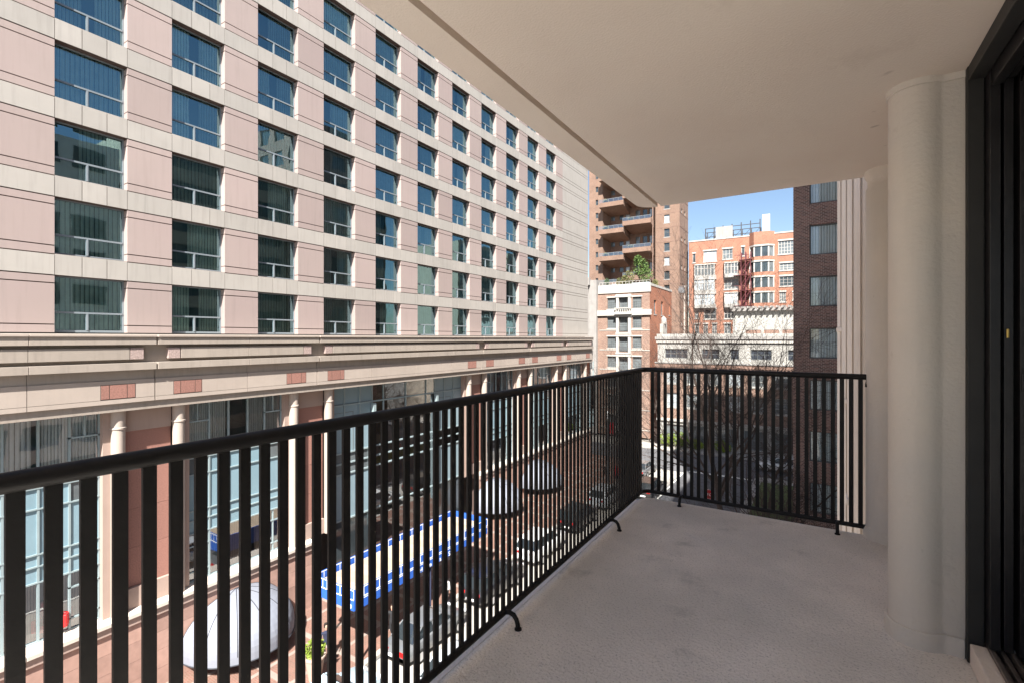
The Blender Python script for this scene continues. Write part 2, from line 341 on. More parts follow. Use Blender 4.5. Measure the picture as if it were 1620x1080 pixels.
# balcony wall pieces
bw = struct(MB().box(.50, 18, 2.83, 4.09, FZ - .2, CZ + .25).build('balcony_wall', 'stucco'))
p1 = [(1.2, 2.668), (1.2, 2.835), (.37, 2.835)] + arc(.372, 2.735, .10, 90, 312, 20) + [(.452, 2.668)]
pil = struct(MB().prism(p1, FZ - .1, CZ + .05).build('balcony_pier', 'stucco', smooth=True))
p1b = [(1.2, 2.655), (1.2, 2.85), (.37, 2.85)] + arc(.372, 2.735, .108, 90, 310, 20) + [(.46, 2.655)]
MB().prism(p1b, CZ - .028, CZ + .04).build('ceiling_bead', 'stucco', pil, smooth=True)
p1c = [(.515, 2.650), (.515, 2.86), (.37, 2.86)] + arc(.372, 2.735, .112, 90, 308, 20) + [(.46, 2.650)]
MB().prism(p1c, FZ - .01, FZ + .075).build('skirting_lip', 'stucco', pil, smooth=True, bevel=.006)
b = MB(); b.lathe([(.128, -13.7), (.128, 2.27), (.118, 2.29), (.118, 2.33), (.135, 2.36), (.135, 22)], (.405, 3.97), 24); b.box(.40, .6, 3.86, 4.06, -13.7, 22)
pil2 = struct(b.build('balcony_column', 'stucco', None, (0, 0, FZ), smooth=True))
MB().lathe([(.142, 0), (.142, .05), (.132, .07)], (.405, 3.97), 24).build('skirting_lip', 'stucco', pil2, smooth=True)

# sliding door at the right edge
door = thing('sliding_door', 'black metal sliding balcony door frame with worn tracks at right edge', 'door', (.52, 2.66, FZ))
yj = -.035
MB().box(-.005, .045, yj, 0, .0, 2.39).build('jamb_cover', 'door_grey', door, bevel=.003)
for i, (a, c, d) in enumerate(((.048, .080, .085), (.090, .118, .075), (.128, .150, .10), (.16, .20, .06))):
    MB().box(a, c, yj - d + .03, 0, .10, 2.36).build('jamb_channel', 'door_black', door, bevel=.003)
MB().box(.046, .22, yj + .012, .005, .09, 2.36).build('jamb_back', 'door_black', door)
MB().box(-.003, .05, -4.3, yj - .002, 2.33, 2.389).build('head_cover', 'door_grey', door, bevel=.003)
for a, c, z in ((.052, .085, 2.27), (.095, .12, 2.285), (.13, .15, 2.26), (.16, .22, 2.275)):
    MB().box(a, c, -4.3, yj - .06, z, 2.385).build('head_track', 'door_black', door, bevel=.003)
MB().box(-.0, .05, -4.3, yj - .01, 0.002, .085).build('sill_curb', 'deck_edge', door, bevel=.004)
MB().box(.046, .30, -4.3, -.0, -.0, .066).build('sill_bed', 'track_metal', door)
for a, c, z in ((.05, .065, .098), (.085, .10, .088), (.112, .122, .10), (.15, .165, .092), (.19, .22, .084)):
    MB().box(a, c, -4.3, -.01, .062, z).build('sill_track', 'track_metal', door, bevel=.002)
MB().box(.090, .098, -.112, -.106, 1.30, 1.335).build('latch', 'brass', door, bevel=.003)
MB().box(.128, .152, -.125, -.118, 1.10, 1.17).build('strike_plate', 'door_black', door, bevel=.002)
MB().box(.205, .212, -3.95, -.09, .12, 2.3).build('door_pane', 'glass_room', door)
inst('curtain', curtain_mesh(3.7, 2.25, 'curtain_pale', 34, .03), door, (.29, -3.85, .08), R(90))  # run pale and full length, mostly unseen, to bounce light onto the floor
struct(MB().box(3.2, 3.3, YE, 2.83, FZ, CZ).build('room_wall', 'room_dark'))

# railing
RX, RY, RXE = -1.205, 3.965, .283
rail = thing('balcony_railing', 'black metal balcony railing with flat upright bars and round top rail', 'railing', (RX, RY, FZ))
def loc(x, y, z): return (x - RX, y - RY, z - FZ)
def railpath(z, r): return [loc(.45, YF + .05, z), loc(RX, YF + .05, z), loc(RX, YF + .06, z), loc(RX, 1.0, z)] + [loc(x, y, z) for x, y in [(RX + r - r * math.cos(R(a)), RY - r + r * math.sin(R(a))) for a in range(0, 91, 10)]] + [loc(-.3, RY, z), loc(RXE, RY, z)]
MB().tube(railpath(-.253, .07), .0192, 16).build('top_rail', 'rail_paint', rail, smooth=True)
MB().tube(railpath(-1.243, .07), .0150, 14).build('bottom_rail', 'rail_paint', rail, smooth=True)
bar = MB().box(-.0045, .0045, -.0128, .0128, -1.243, -.253).mesh('baluster', 'rail_paint')
y = .265 - .0512 * 62
while y < RY - .06:
    inst('baluster', bar, rail, loc(RX, y, 0)); y += .0512
x = RX + .06
while x < .44:
    inst('baluster', bar, rail, loc(x, YF + .05, 0), R(90)); x += .0511
x = RX + .075
while x < RXE - .01:
    inst('baluster', bar, rail, loc(x, RY, 0), R(90)); x += .0511
foot = [(0, 0, -1.243), (.03, 0, -1.236), (.052, 0, -1.242), (.066, 0, -1.258), (.073, 0, -1.28), (.075, 0, -1.31)]
fm_ = MB().tube(foot, .0108, 12).mesh('foot_bracket', 'rail_paint', True)
fl_ = MB().lathe([(.017, -1.302), (.016, -1.294), (.011, -1.291)], (.075, 0), 16).mesh('base_collar', 'rail_paint', True)
for (x, y, a) in ((RX, 1.86, 0), (RX, 3.18, 0), (RX, .2, 0), (-.90, RY, -90), (.12, RY, -90)):
    o = inst('foot_bracket', fm_, rail, loc(x, y, 0), R(a)); inst('base_collar', fl_, o)
MB().box(RXE - .004 - RX, RXE + .012 - RX, -.02, .02, 1.0, 1.065).build('wall_plate', 'rail_paint', rail)
MB().tube([loc(RXE, RY, -.285), loc(RXE - .004, RY - .02, -.30), loc(RXE - .006, RY - .03, -.315)], .006, 8).build('bolt', 'rail_paint', rail)

# ================================================================== HOTEL
hot = thing('hotel_building', 'pink and cream precast hotel with a grid of square windows across the street', 'building', (-24.46, 0, G0), R(90))
U0, PITCH, WW, WH, RH, Z0 = 6.45, 3.96, 2.30, 2.18, 2.98, 15.22
PW = PITCH - WW
def zc(z): return z + 15
# piers between windows: three courses with recessed grooves
def pier_mesh():
    b = MB()
    for a, c in ((.0, .285), (.325, 1.845), (1.885, WH - .04)): b.box(0, PW, 0, .5, a, c)
    b.box(.008, PW - .008, .05, .49, .01, WH); me = b.mesh('pier_panel', 'precast_pink'); me.materials.append(MATS['precast_joint'])
    for p in list(me.polygons)[-6:]: p.material_index = 1
    return me
PM = pier_mesh()
BM = MB().box(.006, PW - .006, -.012, .5, .0, RH - WH - .043).mesh('band_panel', 'precast_cream')
SMs = [MB().box(.012, a - .012, -.008, .34, .0, RH - WH - .012).mesh('spandrel_block', 'precast_cream') for a in (WW * .355, WW * .345, WW * .30)]
JM = MB().box(0, PITCH, .03, .5, -.005, RH - WH + .001).mesh('joint_backing', 'precast_joint')
WFM = {}
def win_frame():
    b = MB(); f = .06
    b.box(0, WW, 0, .07, 0, .09); b.box(0, WW, 0, .07, WH - f, WH); b.box(0, f, 0, .07, .09, WH - f); b.box(WW - f, WW, 0, .07, .09, WH - f)
    b.box(f, WW - f, -.02, .06, .74, .81); b.box(WW * .47 - .045, WW * .47 + .045, -.015, .06, .09, .74); b.box(WW * .47 - .02, WW * .47 + .02, -.03, -.015, .09, .74)
    return b.mesh('window', 'alu')
WF = win_frame()
GP = MB().quad((.05, .03, .06), (WW - .05, .03, .06), (WW - .05, .03, WH - .05), (.05, .03, WH - .05)).mesh('pane', 'glass_hotel')
CU = [curtain_mesh(WW, WH, 'curtain_green', 11), curtain_mesh(WW * .42, WH, 'curtain_green', 6), curtain_mesh(WW * .62, WH, 'curtain_green', 8)]
SB = MB().box(0, WW, -.02, .12, -.02, .03).mesh('sill', 'precast_cream')
rnd = random.Random(3)
NC = range(-1, 11); NR = 8
for n in NC:
    u = U0 + PITCH * n
    for k in range(NR):
        z = Z0 + RH * k
        wo = inst('window', WF, hot, (u, .33, z)); inst('pane', GP, wo)
        t = rnd.random()
        if t < .62: inst('curtain', CU[0], wo, (0, .24, 0))
        elif t < .85: inst('curtain', CU[1], wo, (0, .24, 0)); inst('curtain', CU[1], wo, (WW * .6, .26, 0))
        else: inst('curtain', CU[2], wo, (WW * .38, .24, 0))
        inst('pier_panel', PM, hot, (u + WW, 0, z))
        inst('joint_backing', JM, hot, (u, 0, z + WH)); inst('band_panel', BM, hot, (u + WW, 0, z + WH + .003))
        q = u
        for i, fr in enumerate((.355, .345, .30)): inst('spandrel_block', SMs[i], hot, (q, 0, z + WH)); q += WW * fr
# solid end bay and near end
eU = U0 + PITCH * 11
for k in range(NR):
    z = Z0 + RH * k
    b = MB()
    for a, c in ((.0, .285), (.325, 1.845), (1.885, WH - .04), (WH + .003, RH - .04)): b.box(eU, 57.3, 0, .5, z + a, z + c)
    b.build('end_panel', 'precast_cream', hot); MB().box(eU + .01, 57.28, .05, .49, z, z + RH - .002).build('joint_backing', 'precast_joint', hot)
    b = MB(); uu = U0 - PITCH
    b.box(-30, uu, .03, .5, z, z + RH)
    for a, c in ((.0, .295), (.325, 1.855), (1.885, WH - .03), (WH + .003, RH - .03)): b.box(-30, uu, 0, .04, z + a, z + c)
    b.build('end_panel', 'precast_pink', hot)
ZT = Z0 + RH * NR
MB().box(-30, 57.35, -.05, .6, ZT, ZT + 1.4).build('parapet', 'precast_cream', hot)
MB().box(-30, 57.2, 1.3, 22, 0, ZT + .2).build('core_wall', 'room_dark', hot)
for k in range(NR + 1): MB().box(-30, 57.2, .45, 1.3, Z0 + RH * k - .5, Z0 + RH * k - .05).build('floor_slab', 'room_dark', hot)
MB().box(57.2, 57.3, .5, 22, 0, ZT + .3).build('end_wall', 'precast_cream', hot)
# podium entablature
MAIN = [-6.34 + 7.92 * i for i in range(9) if i != 4]    # main joints (25.34 is skipped: wide entry bay)
def is_main(v): return any(abs(v - m) < .1 for m in MAIN)
segs = []
v = -6.34
while v < 56.9: segs.append((v, min(v + 3.96, 57.6))); v += 3.96
def pieces(name, m, y0, y1, za, zb, cut=0.008, mcut=.03, bevel=0):
    for a, c in segs:
        la = mcut if is_main(a) else cut; lc = mcut if is_main(c) else cut
        MB().box(a + la, c - lc, y0, y1, zc(za), zc(zb)).build(name, m, hot, bevel=bevel)
MB().box(-30, 57.5, -.55, .3, zc(-2.95), zc(.13)).build('podium_backing', 'podium_cream', hot)
pieces('cornice_cap', 'podium_fascia', -.92, .2, .05, .14, bevel=.01)
pieces('cornice_block', 'podium_cream', -.86, -.3, -.26, .045, bevel=.008)
pieces('frieze_back', 'podium_cream', -.48, -.3, -.985, -.265)
pieces('moulding_block', 'podium_cream', -.865, -.3, -1.285, -.99, bevel=.008)
pieces('frieze_back', 'podium_cream', -.60, -.3, -1.68, -1.29)
pieces('fascia_panel', 'podium_fascia', -.64, -.3, -2.43, -1.685, cut=.01, mcut=.02)
pieces('fascia_strip', 'podium_fascia', -.645, -.3, -2.61, -2.445, cut=.01, mcut=.02)
pieces('architrave_block', 'podium_pink', -.50, -.2, -2.96, -2.615, cut=.01, mcut=.02)
MB().box(-30, 57.2, -.7, .3, zc(.14), zc(.17)).build('podium_roof', 'precast_cream', hot)
for a, c in segs:
    x0 = a + .95 if is_main(a) else a + .008; x1 = c - .95 if is_main(c) else c - .008
    MB().box(x0, x1, -.78, -.5, zc(-.85), zc(-.39)).build('frieze_panel', 'podium_cream', hot, bevel=.006)
    gr = ([a + .45] if is_main(a) else []) + ([c - .92] if is_main(c) else [])
    for g in gr: MB().box(g, g + .46, -.775, -.5, zc(-.85), zc(-.39)).build('granite_block', 'granite_grey', hot, bevel=.006)
    g0 = ([(a + .72, 1)] if is_main(a) else []) + ([(c - .72 - 1.12, 1)] if is_main(c) else [])
    for g, _ in g0:
        MB().box(g - .025, g + 1.145, -.643, -.6, zc(-2.425), zc(-1.835)).build('granite_recess', 'precast_joint', hot)
        for p, q in ((0, .25), (.28, .84), (.87, 1.12)):
            MB().box(g + p, g + q, -.652, -.6, zc(-2.40), zc(-1.86)).build('granite_block', 'granite_red', hot)
# columns with granite panel between
colm = MB().lathe([(.24, zc(-11.35)), (.24, zc(-3.72)), (.275, zc(-3.70)), (.275, zc(-3.64)), (.245, zc(-3.62)), (.25, zc(-2.962))], (0, 0), 24).mesh('column', 'podium_fascia', True)
MJ = [m for m in MAIN if m > -8] + [57.0]
for m_ in MJ:
    for s in (-1.12, 1.12):
        if m_ + s > 57.3: continue
        inst('column', colm, hot, (m_ + s, -.15, 0))
        x0 = m_ + s + (.18 if s > 0 else -.48)
        MB().box(x0, x0 + .30, -.06, .45, zc(-11.35), zc(-2.962)).build('pilaster', 'podium_pink', hot)
    if m_ > 56: continue
    MB().box(m_ - .9, m_ + .9, .04, .4, zc(-3.9), zc(-2.963)).build('lintel_block', 'podium_pink', hot)
    for i in range(4): MB().box(m_ - .9, m_ + .9, .1, .4, zc(-10.5) + i * 1.65 + .006, zc(-10.5) + (i + 1) * 1.65 - .006).build('granite_panel', 'granite_red', hot)
    MB().box(m_ - .9, m_ + .9, -.06, .4, zc(-11.35), zc(-10.505)).build('plinth_block', 'podium_pink', hot)
# podium windows
def pod_bay(a, c):
    W = c - a; wo = inst('window_bay', None, hot, (a, .22, 0))
    b = MB(); zt, zb = zc(-2.97), zc(-11.4)
    hs = [zc(-2.97) - .08, zc(-5.62), zc(-6.4), zc(-8.1), zc(-8.55), zc(-9.15), zc(-11.36)]
    vs = [0, 1.0, W * .4, W * .6, W - 1.0, W - .07]
    for q in vs: b.box(q, q + .07, 0, .12, zb, zt)
    for q in (.5, W - .5): b.box(q - .03, q + .03, .01, .11, zc(-3.92), zt); b.box(q - .03, q + .03, .01, .11, zb, zc(-9.12))
    for h in hs: b.box(0, W, -.015, .10, h, h + .055)
    for x0, x1 in ((0, 1), (W - 1, W)): b.box(x0, x1, .0, .10, zc(-3.92), zc(-3.85)); b.box(x0, x1, .0, .10, zc(-9.75), zc(-9.69)); b.box(x0, x1, .0, .1, zc(-10.95), zc(-10.89))
    fr = b.mesh('mullions', 'teal_frame'); inst('mullions', fr, wo)
    MB().quad((0, .06, zc(-5.6)), (W, .06, zc(-5.6)), (W, .06, zt), (0, .06, zt)).build('upper_pane', 'glass_podium', wo)
    MB().quad((0, .06, zb), (W, .06, zb), (W, .06, zc(-9.12)), (0, .06, zc(-9.12))).build('lower_pane', 'glass_podium', wo)
    zz = [-9.12, -8.55, -8.1, -6.4, -5.6]
    for i in range(4):
        for x0, x1 in ((0, 1.03), (1.03, W * .4 + .035), (W * .4 + .035, W * .6 + .035), (W * .6 + .035, W - .96), (W - .96, W)):
            if i >= 3 and (x0 > W - 1 or x1 < 1.1): m = 'pane_grey'
            else: m = 'blue_panel'
            MB().box(x0 + .01, x1 - .01, .045, .075, zc(zz[i]) + .01, zc(zz[i + 1]) - .01).build('blue_panel', m, wo)
    for x0, x1, mm in ((.05, W * (.4 if a > 10 else .58), 'curtain_pale'), (W * .6 + .05, W - .03, 'curtain_pale')):
        inst('curtain', cached(('pc', round(x1 - x0, 2), mm), lambda: curtain_mesh(x1 - x0, 2.6, mm, 13, .05)), wo, (x0, .24, zc(-5.6)))
    for x0, x1 in ((0.1, W * .28), (W * .36, W * .62), (W * .72, W - .05)):
        inst('curtain', cached(('pd', round(x1 - x0, 2)), lambda: curtain_mesh(x1 - x0, 2.3, 'curtain_grey', 10, .05)), wo, (x0, .40, zc(-11.4)))
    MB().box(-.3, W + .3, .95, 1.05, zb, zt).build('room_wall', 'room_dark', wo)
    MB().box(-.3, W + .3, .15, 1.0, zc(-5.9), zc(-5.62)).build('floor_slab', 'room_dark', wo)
    return wo
for m0, m1 in zip(MJ[:-1], MJ[1:]):
    if m1 - m0 > 10 or m1 < 0: continue
    pod_bay(m0 + 1.58, m1 - 1.58)
# wide entrance bay
ea, ec = 17.42 + 1.45, 33.26 - 1.45; EW = ec - ea
eb = inst('entrance_glazing', None, hot, (ea, .22, 0))
b = MB(); vs = [0, 1.1, 2.3, 3.3, 4.3, 6.4, 8.5, 9.5, 10.6, 11.7, EW - .08]
for q in vs: b.box(q, q + .08, 0, .12, zc(-14.98), zc(-2.97))
for h in (-3.05, -4.15, -7.1, -7.75, -8.4, -11.2): b.box(0, EW, -.02, .10, zc(h), zc(h) + .09)
b.build('mullions', 'teal_frame', eb)
for x in (3.25, 9.45): MB().box(x - .02, x + .2, -.25, .0, zc(-12.2), zc(-4.2)).build('fin', 'teal_frame', eb)
for x0, x1, sgn in ((0, 3.3, 1), (9.5, EW, -1)):
    w_ = x1 - x0
    for q0, q1 in ((0, w_ / 3), (w_ / 3, 2 * w_ / 3), (2 * w_ / 3, w_)):
        for h0, h1 in ((-7.1, -4.06), (-4.06, -3.0), (-11.2, -8.4)):
            MB().box(x0 + q0 + .01, x0 + q1 - .01, .05, .09, zc(h0) + .02, zc(h1) - .02).build('slate_panel', 'slate_panel', eb)
    for d in (.25, .55): 
        b = MB(); xa, xb, za, zb = x0 + d, x0 + w_ * .62 - d, zc(-7.0), zc(-4.3) - d
        b.box(xa, xa + .03, .035, .055, za, zb); b.box(xb, xb + .03, .035, .055, za, zb); b.box(xa + .03, xb, .035, .055, zb - .03, zb); b.build('panel_bead', 'alu_dark', eb)
MB().quad((3.3, .06, zc(-14.98)), (9.5, .06, zc(-14.98)), (9.5, .06, zc(-2.97)), (3.3, .06, zc(-2.97))).build('pane', 'glass_podium', eb)
MB().quad((0, .07, zc(-14.98)), (EW, .07, zc(-14.98)), (EW, .07, zc(-11.2)), (0, .07, zc(-11.2))).build('pane', 'pane_dark', eb)
MB().quad((0, .07, zc(-8.4)), (3.3, .07, zc(-8.4)), (3.3, .07, zc(-7.1)), (0, .07, zc(-7.1))).build('pane', 'pane_grey', eb)
MB().box(3.0, 9.8, .95, 1.05, zc(-14.9), zc(-2.97)).build('wood_wall', 'wood_int', eb)
for i in range(6): MB().box(3.2, 9.6, .90, .96, zc(-4.3 - i * 1.1), zc(-4.25 - i * 1.1)).build('wood_batten', 'wood_int', eb)
# ledge and base courses
for a, c in segs:
    if a > 17 and c < 33.6: continue
    MB().box(a + .01, c - .01, -.62, .3, zc(-11.52), zc(-11.36)).build('ledge_block', 'ledge_stone', hot, bevel=.01)
    MB().box(a + .01, c - .01, -.52, .3, zc(-11.85), zc(-11.525)).build('ledge_block', 'podium_pink', hot, bevel=.01)
    for r_ in range(4):
        n = 2
        for i in range(n):
            L_ = (c - a) / n; off = .0 if r_ % 2 == 0 else 0
            MB().box(a + i * L_ + .008, a + (i + 1) * L_ - .008, -.42, .3, r_ * .785 + .006, (r_ + 1) * .785 - .006).build('stone_block', 'base_stone', hot)
MB().box(-30, 17.42, -.40, .3, 0, zc(-11.85)).build('base_backing', 'precast_joint', hot)
MB().box(33.26, 57.4, -.40, .3, 0, zc(-11.85)).build('base_backing', 'precast_joint', hot)

# things inside the podium window
ch = thing('armchair', 'bright red armchair behind the lowest hotel window at far left', 'chair', (-25.05, 6.55, -11.3), R(60))
MB().box(-.42, .42, -.4, .4, .16, .45).build('seat', 'red_vinyl', ch, bevel=.05); MB().box(-.46, .46, .3, .48, .2, 1.05).build('backrest', 'red_vinyl', ch, bevel=.05)
for s in (-1, 1):
    MB().box(s * .46 - .06, s * .46 + .06, -.38, .4, .2, .68).build('armrest', 'red_vinyl', ch, bevel=.04)
    for t in (-.33, .4): MB().tube([(s * .4, t, 0.01), (s * .38, t, .2)], .022, 8).build('leg', 'steel_dark', ch)
lp = thing('table_lamp', 'white conical lamp shade standing behind hotel window at far left', 'lamp', (-25.0, 5.35, -11.35))
MB().lathe([(.16, 0), (.16, .03), (.03, .06), (.03, .95)], (0, 0), 16).build('stem', 'lamp_white', lp, smooth=True); MB().lathe([(.30, .95), (.18, 1.32)], (0, 0), 20, False).build('lamp_shade', 'lamp_white', lp, smooth=True)

# dome awnings on the base
def dome(y, label, g='half dome awnings along the hotel base'):
    o = thing('dome_awning', label, 'awning', (-24.0, y, G0), R(90), g)
    rw, rd, rh, zb = 2.5, 2.8, 1.85, 1.0
    NA, NB = 24, 12
    for gi in range(6):
        b = MB()
        P = lambda i, j: (rw * math.cos(math.pi * i / NA) * math.cos(math.pi / 2 * j / NB), -rd * math.sin(math.pi * i / NA) * math.cos(math.pi / 2 * j / NB) - .02, zb + rh * math.sin(math.pi / 2 * j / NB))
        for i in range(gi * 4, gi * 4 + 4):
            for j in range(NB): b.quad(P(i, j), P(i + 1, j), P(i + 1, j + 1), P(i, j + 1))
        b.build('fabric_gore', 'awning_grey', o, smooth=True)
        b.sm = 1
    for i in range(0, NA + 1, 4):
        b = MB(); b.tube([P(i, j) for j in range(NB + 1)], .018, 6).build('rib', 'awning_dark', o, smooth=True)
    b = MB()
    for i in range(NA): p, q = P(i, 0), P(i + 1, 0); b.quad((*p[:2], zb - .32), (*q[:2], zb - .32), q, p)
    b.build('valance', 'awning_grey', o)
    b = MB().tube([(p[0] * 1.01, p[1] * 1.01, zb - .33) for p in [P(i, 0) for i in range(NA + 1)]], .025, 6).build('hem', 'awning_dark', o)
    return o
dome(13.0, 'grey half dome awning nearest the balcony, below the wide window')
dome(35.0, 'grey half dome awning first beyond the blue canopy')
dome(42.6, 'grey half dome awning farthest along the hotel')

# blue canopy
can = thing('entrance_canopy', 'long flat canopy with blue patterned valance and white lettering on hotel pavement', 'canopy', (-19.15, 20.15, G0))
CL, CWd, CH = 10.4, 2.8, 2.65
x0, x1, y0, y1 = -CWd / 2, CWd / 2, -CL / 2, CL / 2
for i in range(26):
    MB().box(x0 + .12, x1 - .12, y0 + .1 + i * .392, y0 + .1 + i * .392 + .385, CH + .60, CH + .64).build('roof_board', 'canopy_wood', can)
for nm, bx_ in (('front', (x1, x1 + .06, y0, y1)), ('back', (x0 - .06, x0, y0, y1)), ('a', (x0, x1, y0 - .06, y0)), ('b', (x0, x1, y1, y1 + .06))):
    MB().box(*bx_, CH, CH + .95).build('valance', 'canopy_blue', can)
for x, d in ((x1 + .063, 1), (x0 - .003, 1)):
    b = MB(); n = 22
    for i in range(n + 1): q = y0 + (y1 - y0) * i / n; b.box(x - .003, x + .004, q - .016, q + .016, CH + .52, CH + .92)
    b.box(x - .003, x + .004, y0, y1, CH + .48, CH + .525); b.box(x - .003, x + .004, y0, y1, CH + .905, CH + .945); b.box(x - .003, x + .004, y0, y1, CH + .40, CH + .43)
    b.build('white_pattern', 'white_letter', can)
b = MB(); n = 9
for i in range(n + 1): q = x0 + (x1 - x0) * i / n; b.box(q - .016, q + .016, y0 - .067, y0 - .062, CH + .52, CH + .92)
b.box(x0, x1, y0 - .067, y0 - .062, CH + .48, CH + .525); b.box(x0, x1, y0 - .067, y0 - .062, CH + .905, CH + .945); b.build('white_pattern', 'white_letter', can)
b = MB()
for yy in (y0, y1):     # inner edge squares seen from above
    pass
for s in (x0 + .1, x1 - .1):
    for t in (y0 + .2, 0, y1 - .2): MB().tube([(s, t, .01), (s, t, CH + .3)], .06, 10).build('post', 'cloth_navy', can)
def letter(ch_, parent, loc_, size, rot, m):
    cu = bpy.data.curves.new('letter', 'FONT'); cu.body = ch_; cu.size = size; cu.extrude = .006
    t = bpy.data.objects.new('letter', cu); COL.objects.link(t); bpy.context.view_layer.update()
    me = bpy.data.meshes.new_from_object(t.evaluated_get(bpy.context.evaluated_depsgraph_get())); bpy.data.objects.remove(t)
    me.materials.clear(); me.materials.append(MATS[m]); o = bpy.data.objects.new('letter', me); COL.objects.link(o); o.parent = parent; o.location = loc_; o.rotation_euler = rot; return o
for c_, yy in (('H', 19.12), ('n', 19.92), ('D', 20.42), ('s', 20.74), ('S', 21.5)):
    letter(c_, can, (x1 + .068, yy - 20.15, CH + .03), .34, (R(90), 0, R(90)), 'white_letter')
letter('D', can, (1.0, y0 - .068, CH + .05), .36, (R(90), 0, 0), 'white_letter')

# ================================================================== FAR BUILDINGS
def mass(parent, W, D, H, m, y0=.45, name='core_wall'): return MB().box(.02, W - .02, y0, D, 0, H).build(name, m, parent)

# --- dark brick neighbour on our side (faces us, shaded)
nb = thing('dark_brick_building', 'dark brown brick block with curtained square windows beside the pale columns', 'building', (-1.16, 33.6, G0))
holes = []
NBH = 24.6
zs_ = [-13.2 + 3.02 * k for k in range(13)]
for z in zs_:
    for x in (.83, 3.6, 6.4): holes.append((x, x + 1.75, zc(z) - .05, zc(z) + 1.72))
wall('front_wall', 9.5, NBH + 15, holes, .25, 'brick_dark', nb)
for h in holes:
    wo = far_window(nb, h[0], h[2], 1.75, 1.77, 1, 1, 'alu_dark', 'glass_room', .12, fw=.07)
    inst('curtain', cached('nbc', lambda: curtain_mesh(1.7, 1.7, 'curtain_pale', 9, .03)), wo, (.02, .15, .03))
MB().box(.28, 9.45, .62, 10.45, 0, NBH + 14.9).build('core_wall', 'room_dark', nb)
sholes = []
for z in zs_:
    for i in range(3): sholes.append((1.2 + i * 3.4, 3.2 + i * 3.4, zc(z), zc(z) + 1.7))
wall('street_wall', 10.5, NBH + 15, sholes, .25, 'brick_dark', nb, (0, 10.5, 0), R(-90))
for h in sholes: far_window(nb, h[0], h[2], 2.0, 1.7, 2, 1, 'alu_dark', 'pane_dark', .12, R(-90), (0, 10.5))
# --- ribbon window office set back between (seen in reflections)
of = thing('office_building', 'tan office block with ribbon windows seen mirrored in the hotel glass', 'building', (1.35, 18.2, G0))
wall('street_wall', 15, 33.5, [(.4, 14.6, 1.1 + i * 3.0, 2.9 + i * 3.0) for i in range(11)], .2, 'office_tan', of, (0, 15, 0), R(-90))
for i in range(11): far_window(of, .4, 1.1 + i * 3.0, 14.2, 1.8, 12, 1, 'alu_dark', 'pane_ribbon', .1, R(-90), (0, 15))
MB().box(.25, 14, .02, 14.98, 0, 33.4).build('core_wall', 'office_tan', of)
for (x, y, lab) in ((4.4, 45.2, 'tan ribbon windowed block behind the dark brick block, mirrored in the middle hotel windows'), (7.5, 72.5, 'tan ribbon windowed block beyond the junction, mirrored in the far hotel windows'), (7.5, 90, 'farthest tan ribbon windowed block up the street, mirrored in the last hotel windows')):
    o = copy_tree(of, None, (x, y, G0)); o['label'] = lab
    if y < 60: o.scale = (1, .4, 1)

# --- tall brown tower with wedge balconies
tw = thing('brick_tower', 'tall brown brick tower with stacked sloping balconies behind the small apartment house', 'building', (-43.2, 101.8, G0))
TH = 62; FP = 2.9
hl = [(1.55, 2.15, 1.0 + FP * k, 2.2 + FP * k) for k in range(20)]
wall('left_wing', 3.2, TH, hl, .3, 'brick_tower', tw)
for h in hl: far_window(tw, h[0], h[2], .6, 1.2, 1, 2, 'alu_dark', 'pane_dark', .2, fw=.05)
# recess back wall
hl = []
for k in range(20):
    for x in (.9, 2.9, 4.3, 6.6, 8.2, 9.6): hl.append((x, x + .95, .7 + FP * k, 2.35 + FP * k))
wall('recess_wall', 12.0, TH, hl, .25, 'brick_tower', tw, (3.0, 3.2, 0))
for i, h in enumerate(hl): far_window(tw, h[0] + 3.0, h[2], .95, 1.65, 1, 2, 'alu_dark', ('pane_grey', 'pane_dark', 'pane_pale')[i % 3], 3.35, fw=.06)
MB().quad((3.2, 0, 0), (3.9, 3.2, 0), (3.9, 3.2, TH), (3.2, 0, TH)).build('splay_wall', 'brick_tower', tw)
b = MB(); b.prism([(14.0, 3.2), (14.75, -.0), (14.85, .0), (14.85, 3.2)], 0, TH).build('splay_wall', 'brick_tower', tw)
hr = [(16.6, 17.7, 1.0 + FP * k, 2.7 + FP * k) for k in range(20)]
wall('right_wing', 19.7, TH, [(h[0] - 14.8, h[1] - 14.8, h[2], h[3]) for h in hr], .3, 'brick_tower', tw, (14.8, 0, 0)) if False else wall('right_wing', 4.9, TH, [(h[0] - 14.8, h[1] - 14.8, h[2], h[3]) for h in hr], .3, 'brick_tower', tw, (14.8, 0, 0))
for i, h in enumerate(hr): far_window(tw, h[0], h[2], 1.1, 1.7, 1, 2, 'white_paint' if i % 3 == 1 else 'alu_dark', 'pane_pale' if i % 3 == 1 else 'pane_dark', .2, fw=.06, sill='stone_grey')
sh = [(1.5, 2.5, 3 + FP * k, 4 + FP * k) for k in range(1, 19, 2)] + [(4.2, 5.2, 3 + FP * k, 4 + FP * k) for k in range(1, 19, 2)]
wall('side_wall', 7.7, TH, sh, .25, 'brick_tower', tw, (19.7, 0, 0), R(90))
for h in sh: far_window(tw, h[0], h[2], 1.0, 1.0, 1, 1, 'stone_grey', 'pane_grey', .1, R(90), (19.7, 0))
for k in range(20): MB().box(15, 19.73, -.03, .0, FP * k + .02, FP * k + .1).build('string_course', 'stone_brown', tw); MB().box(19.7, 19.74, -.03, 7.7, FP * k + .02, FP * k + .1).build('string_course', 'stone_brown', tw)
MB().box(.1, 19.4, 3.6, 7.7, 0, TH).build('core_wall', 'brick_tower', tw)
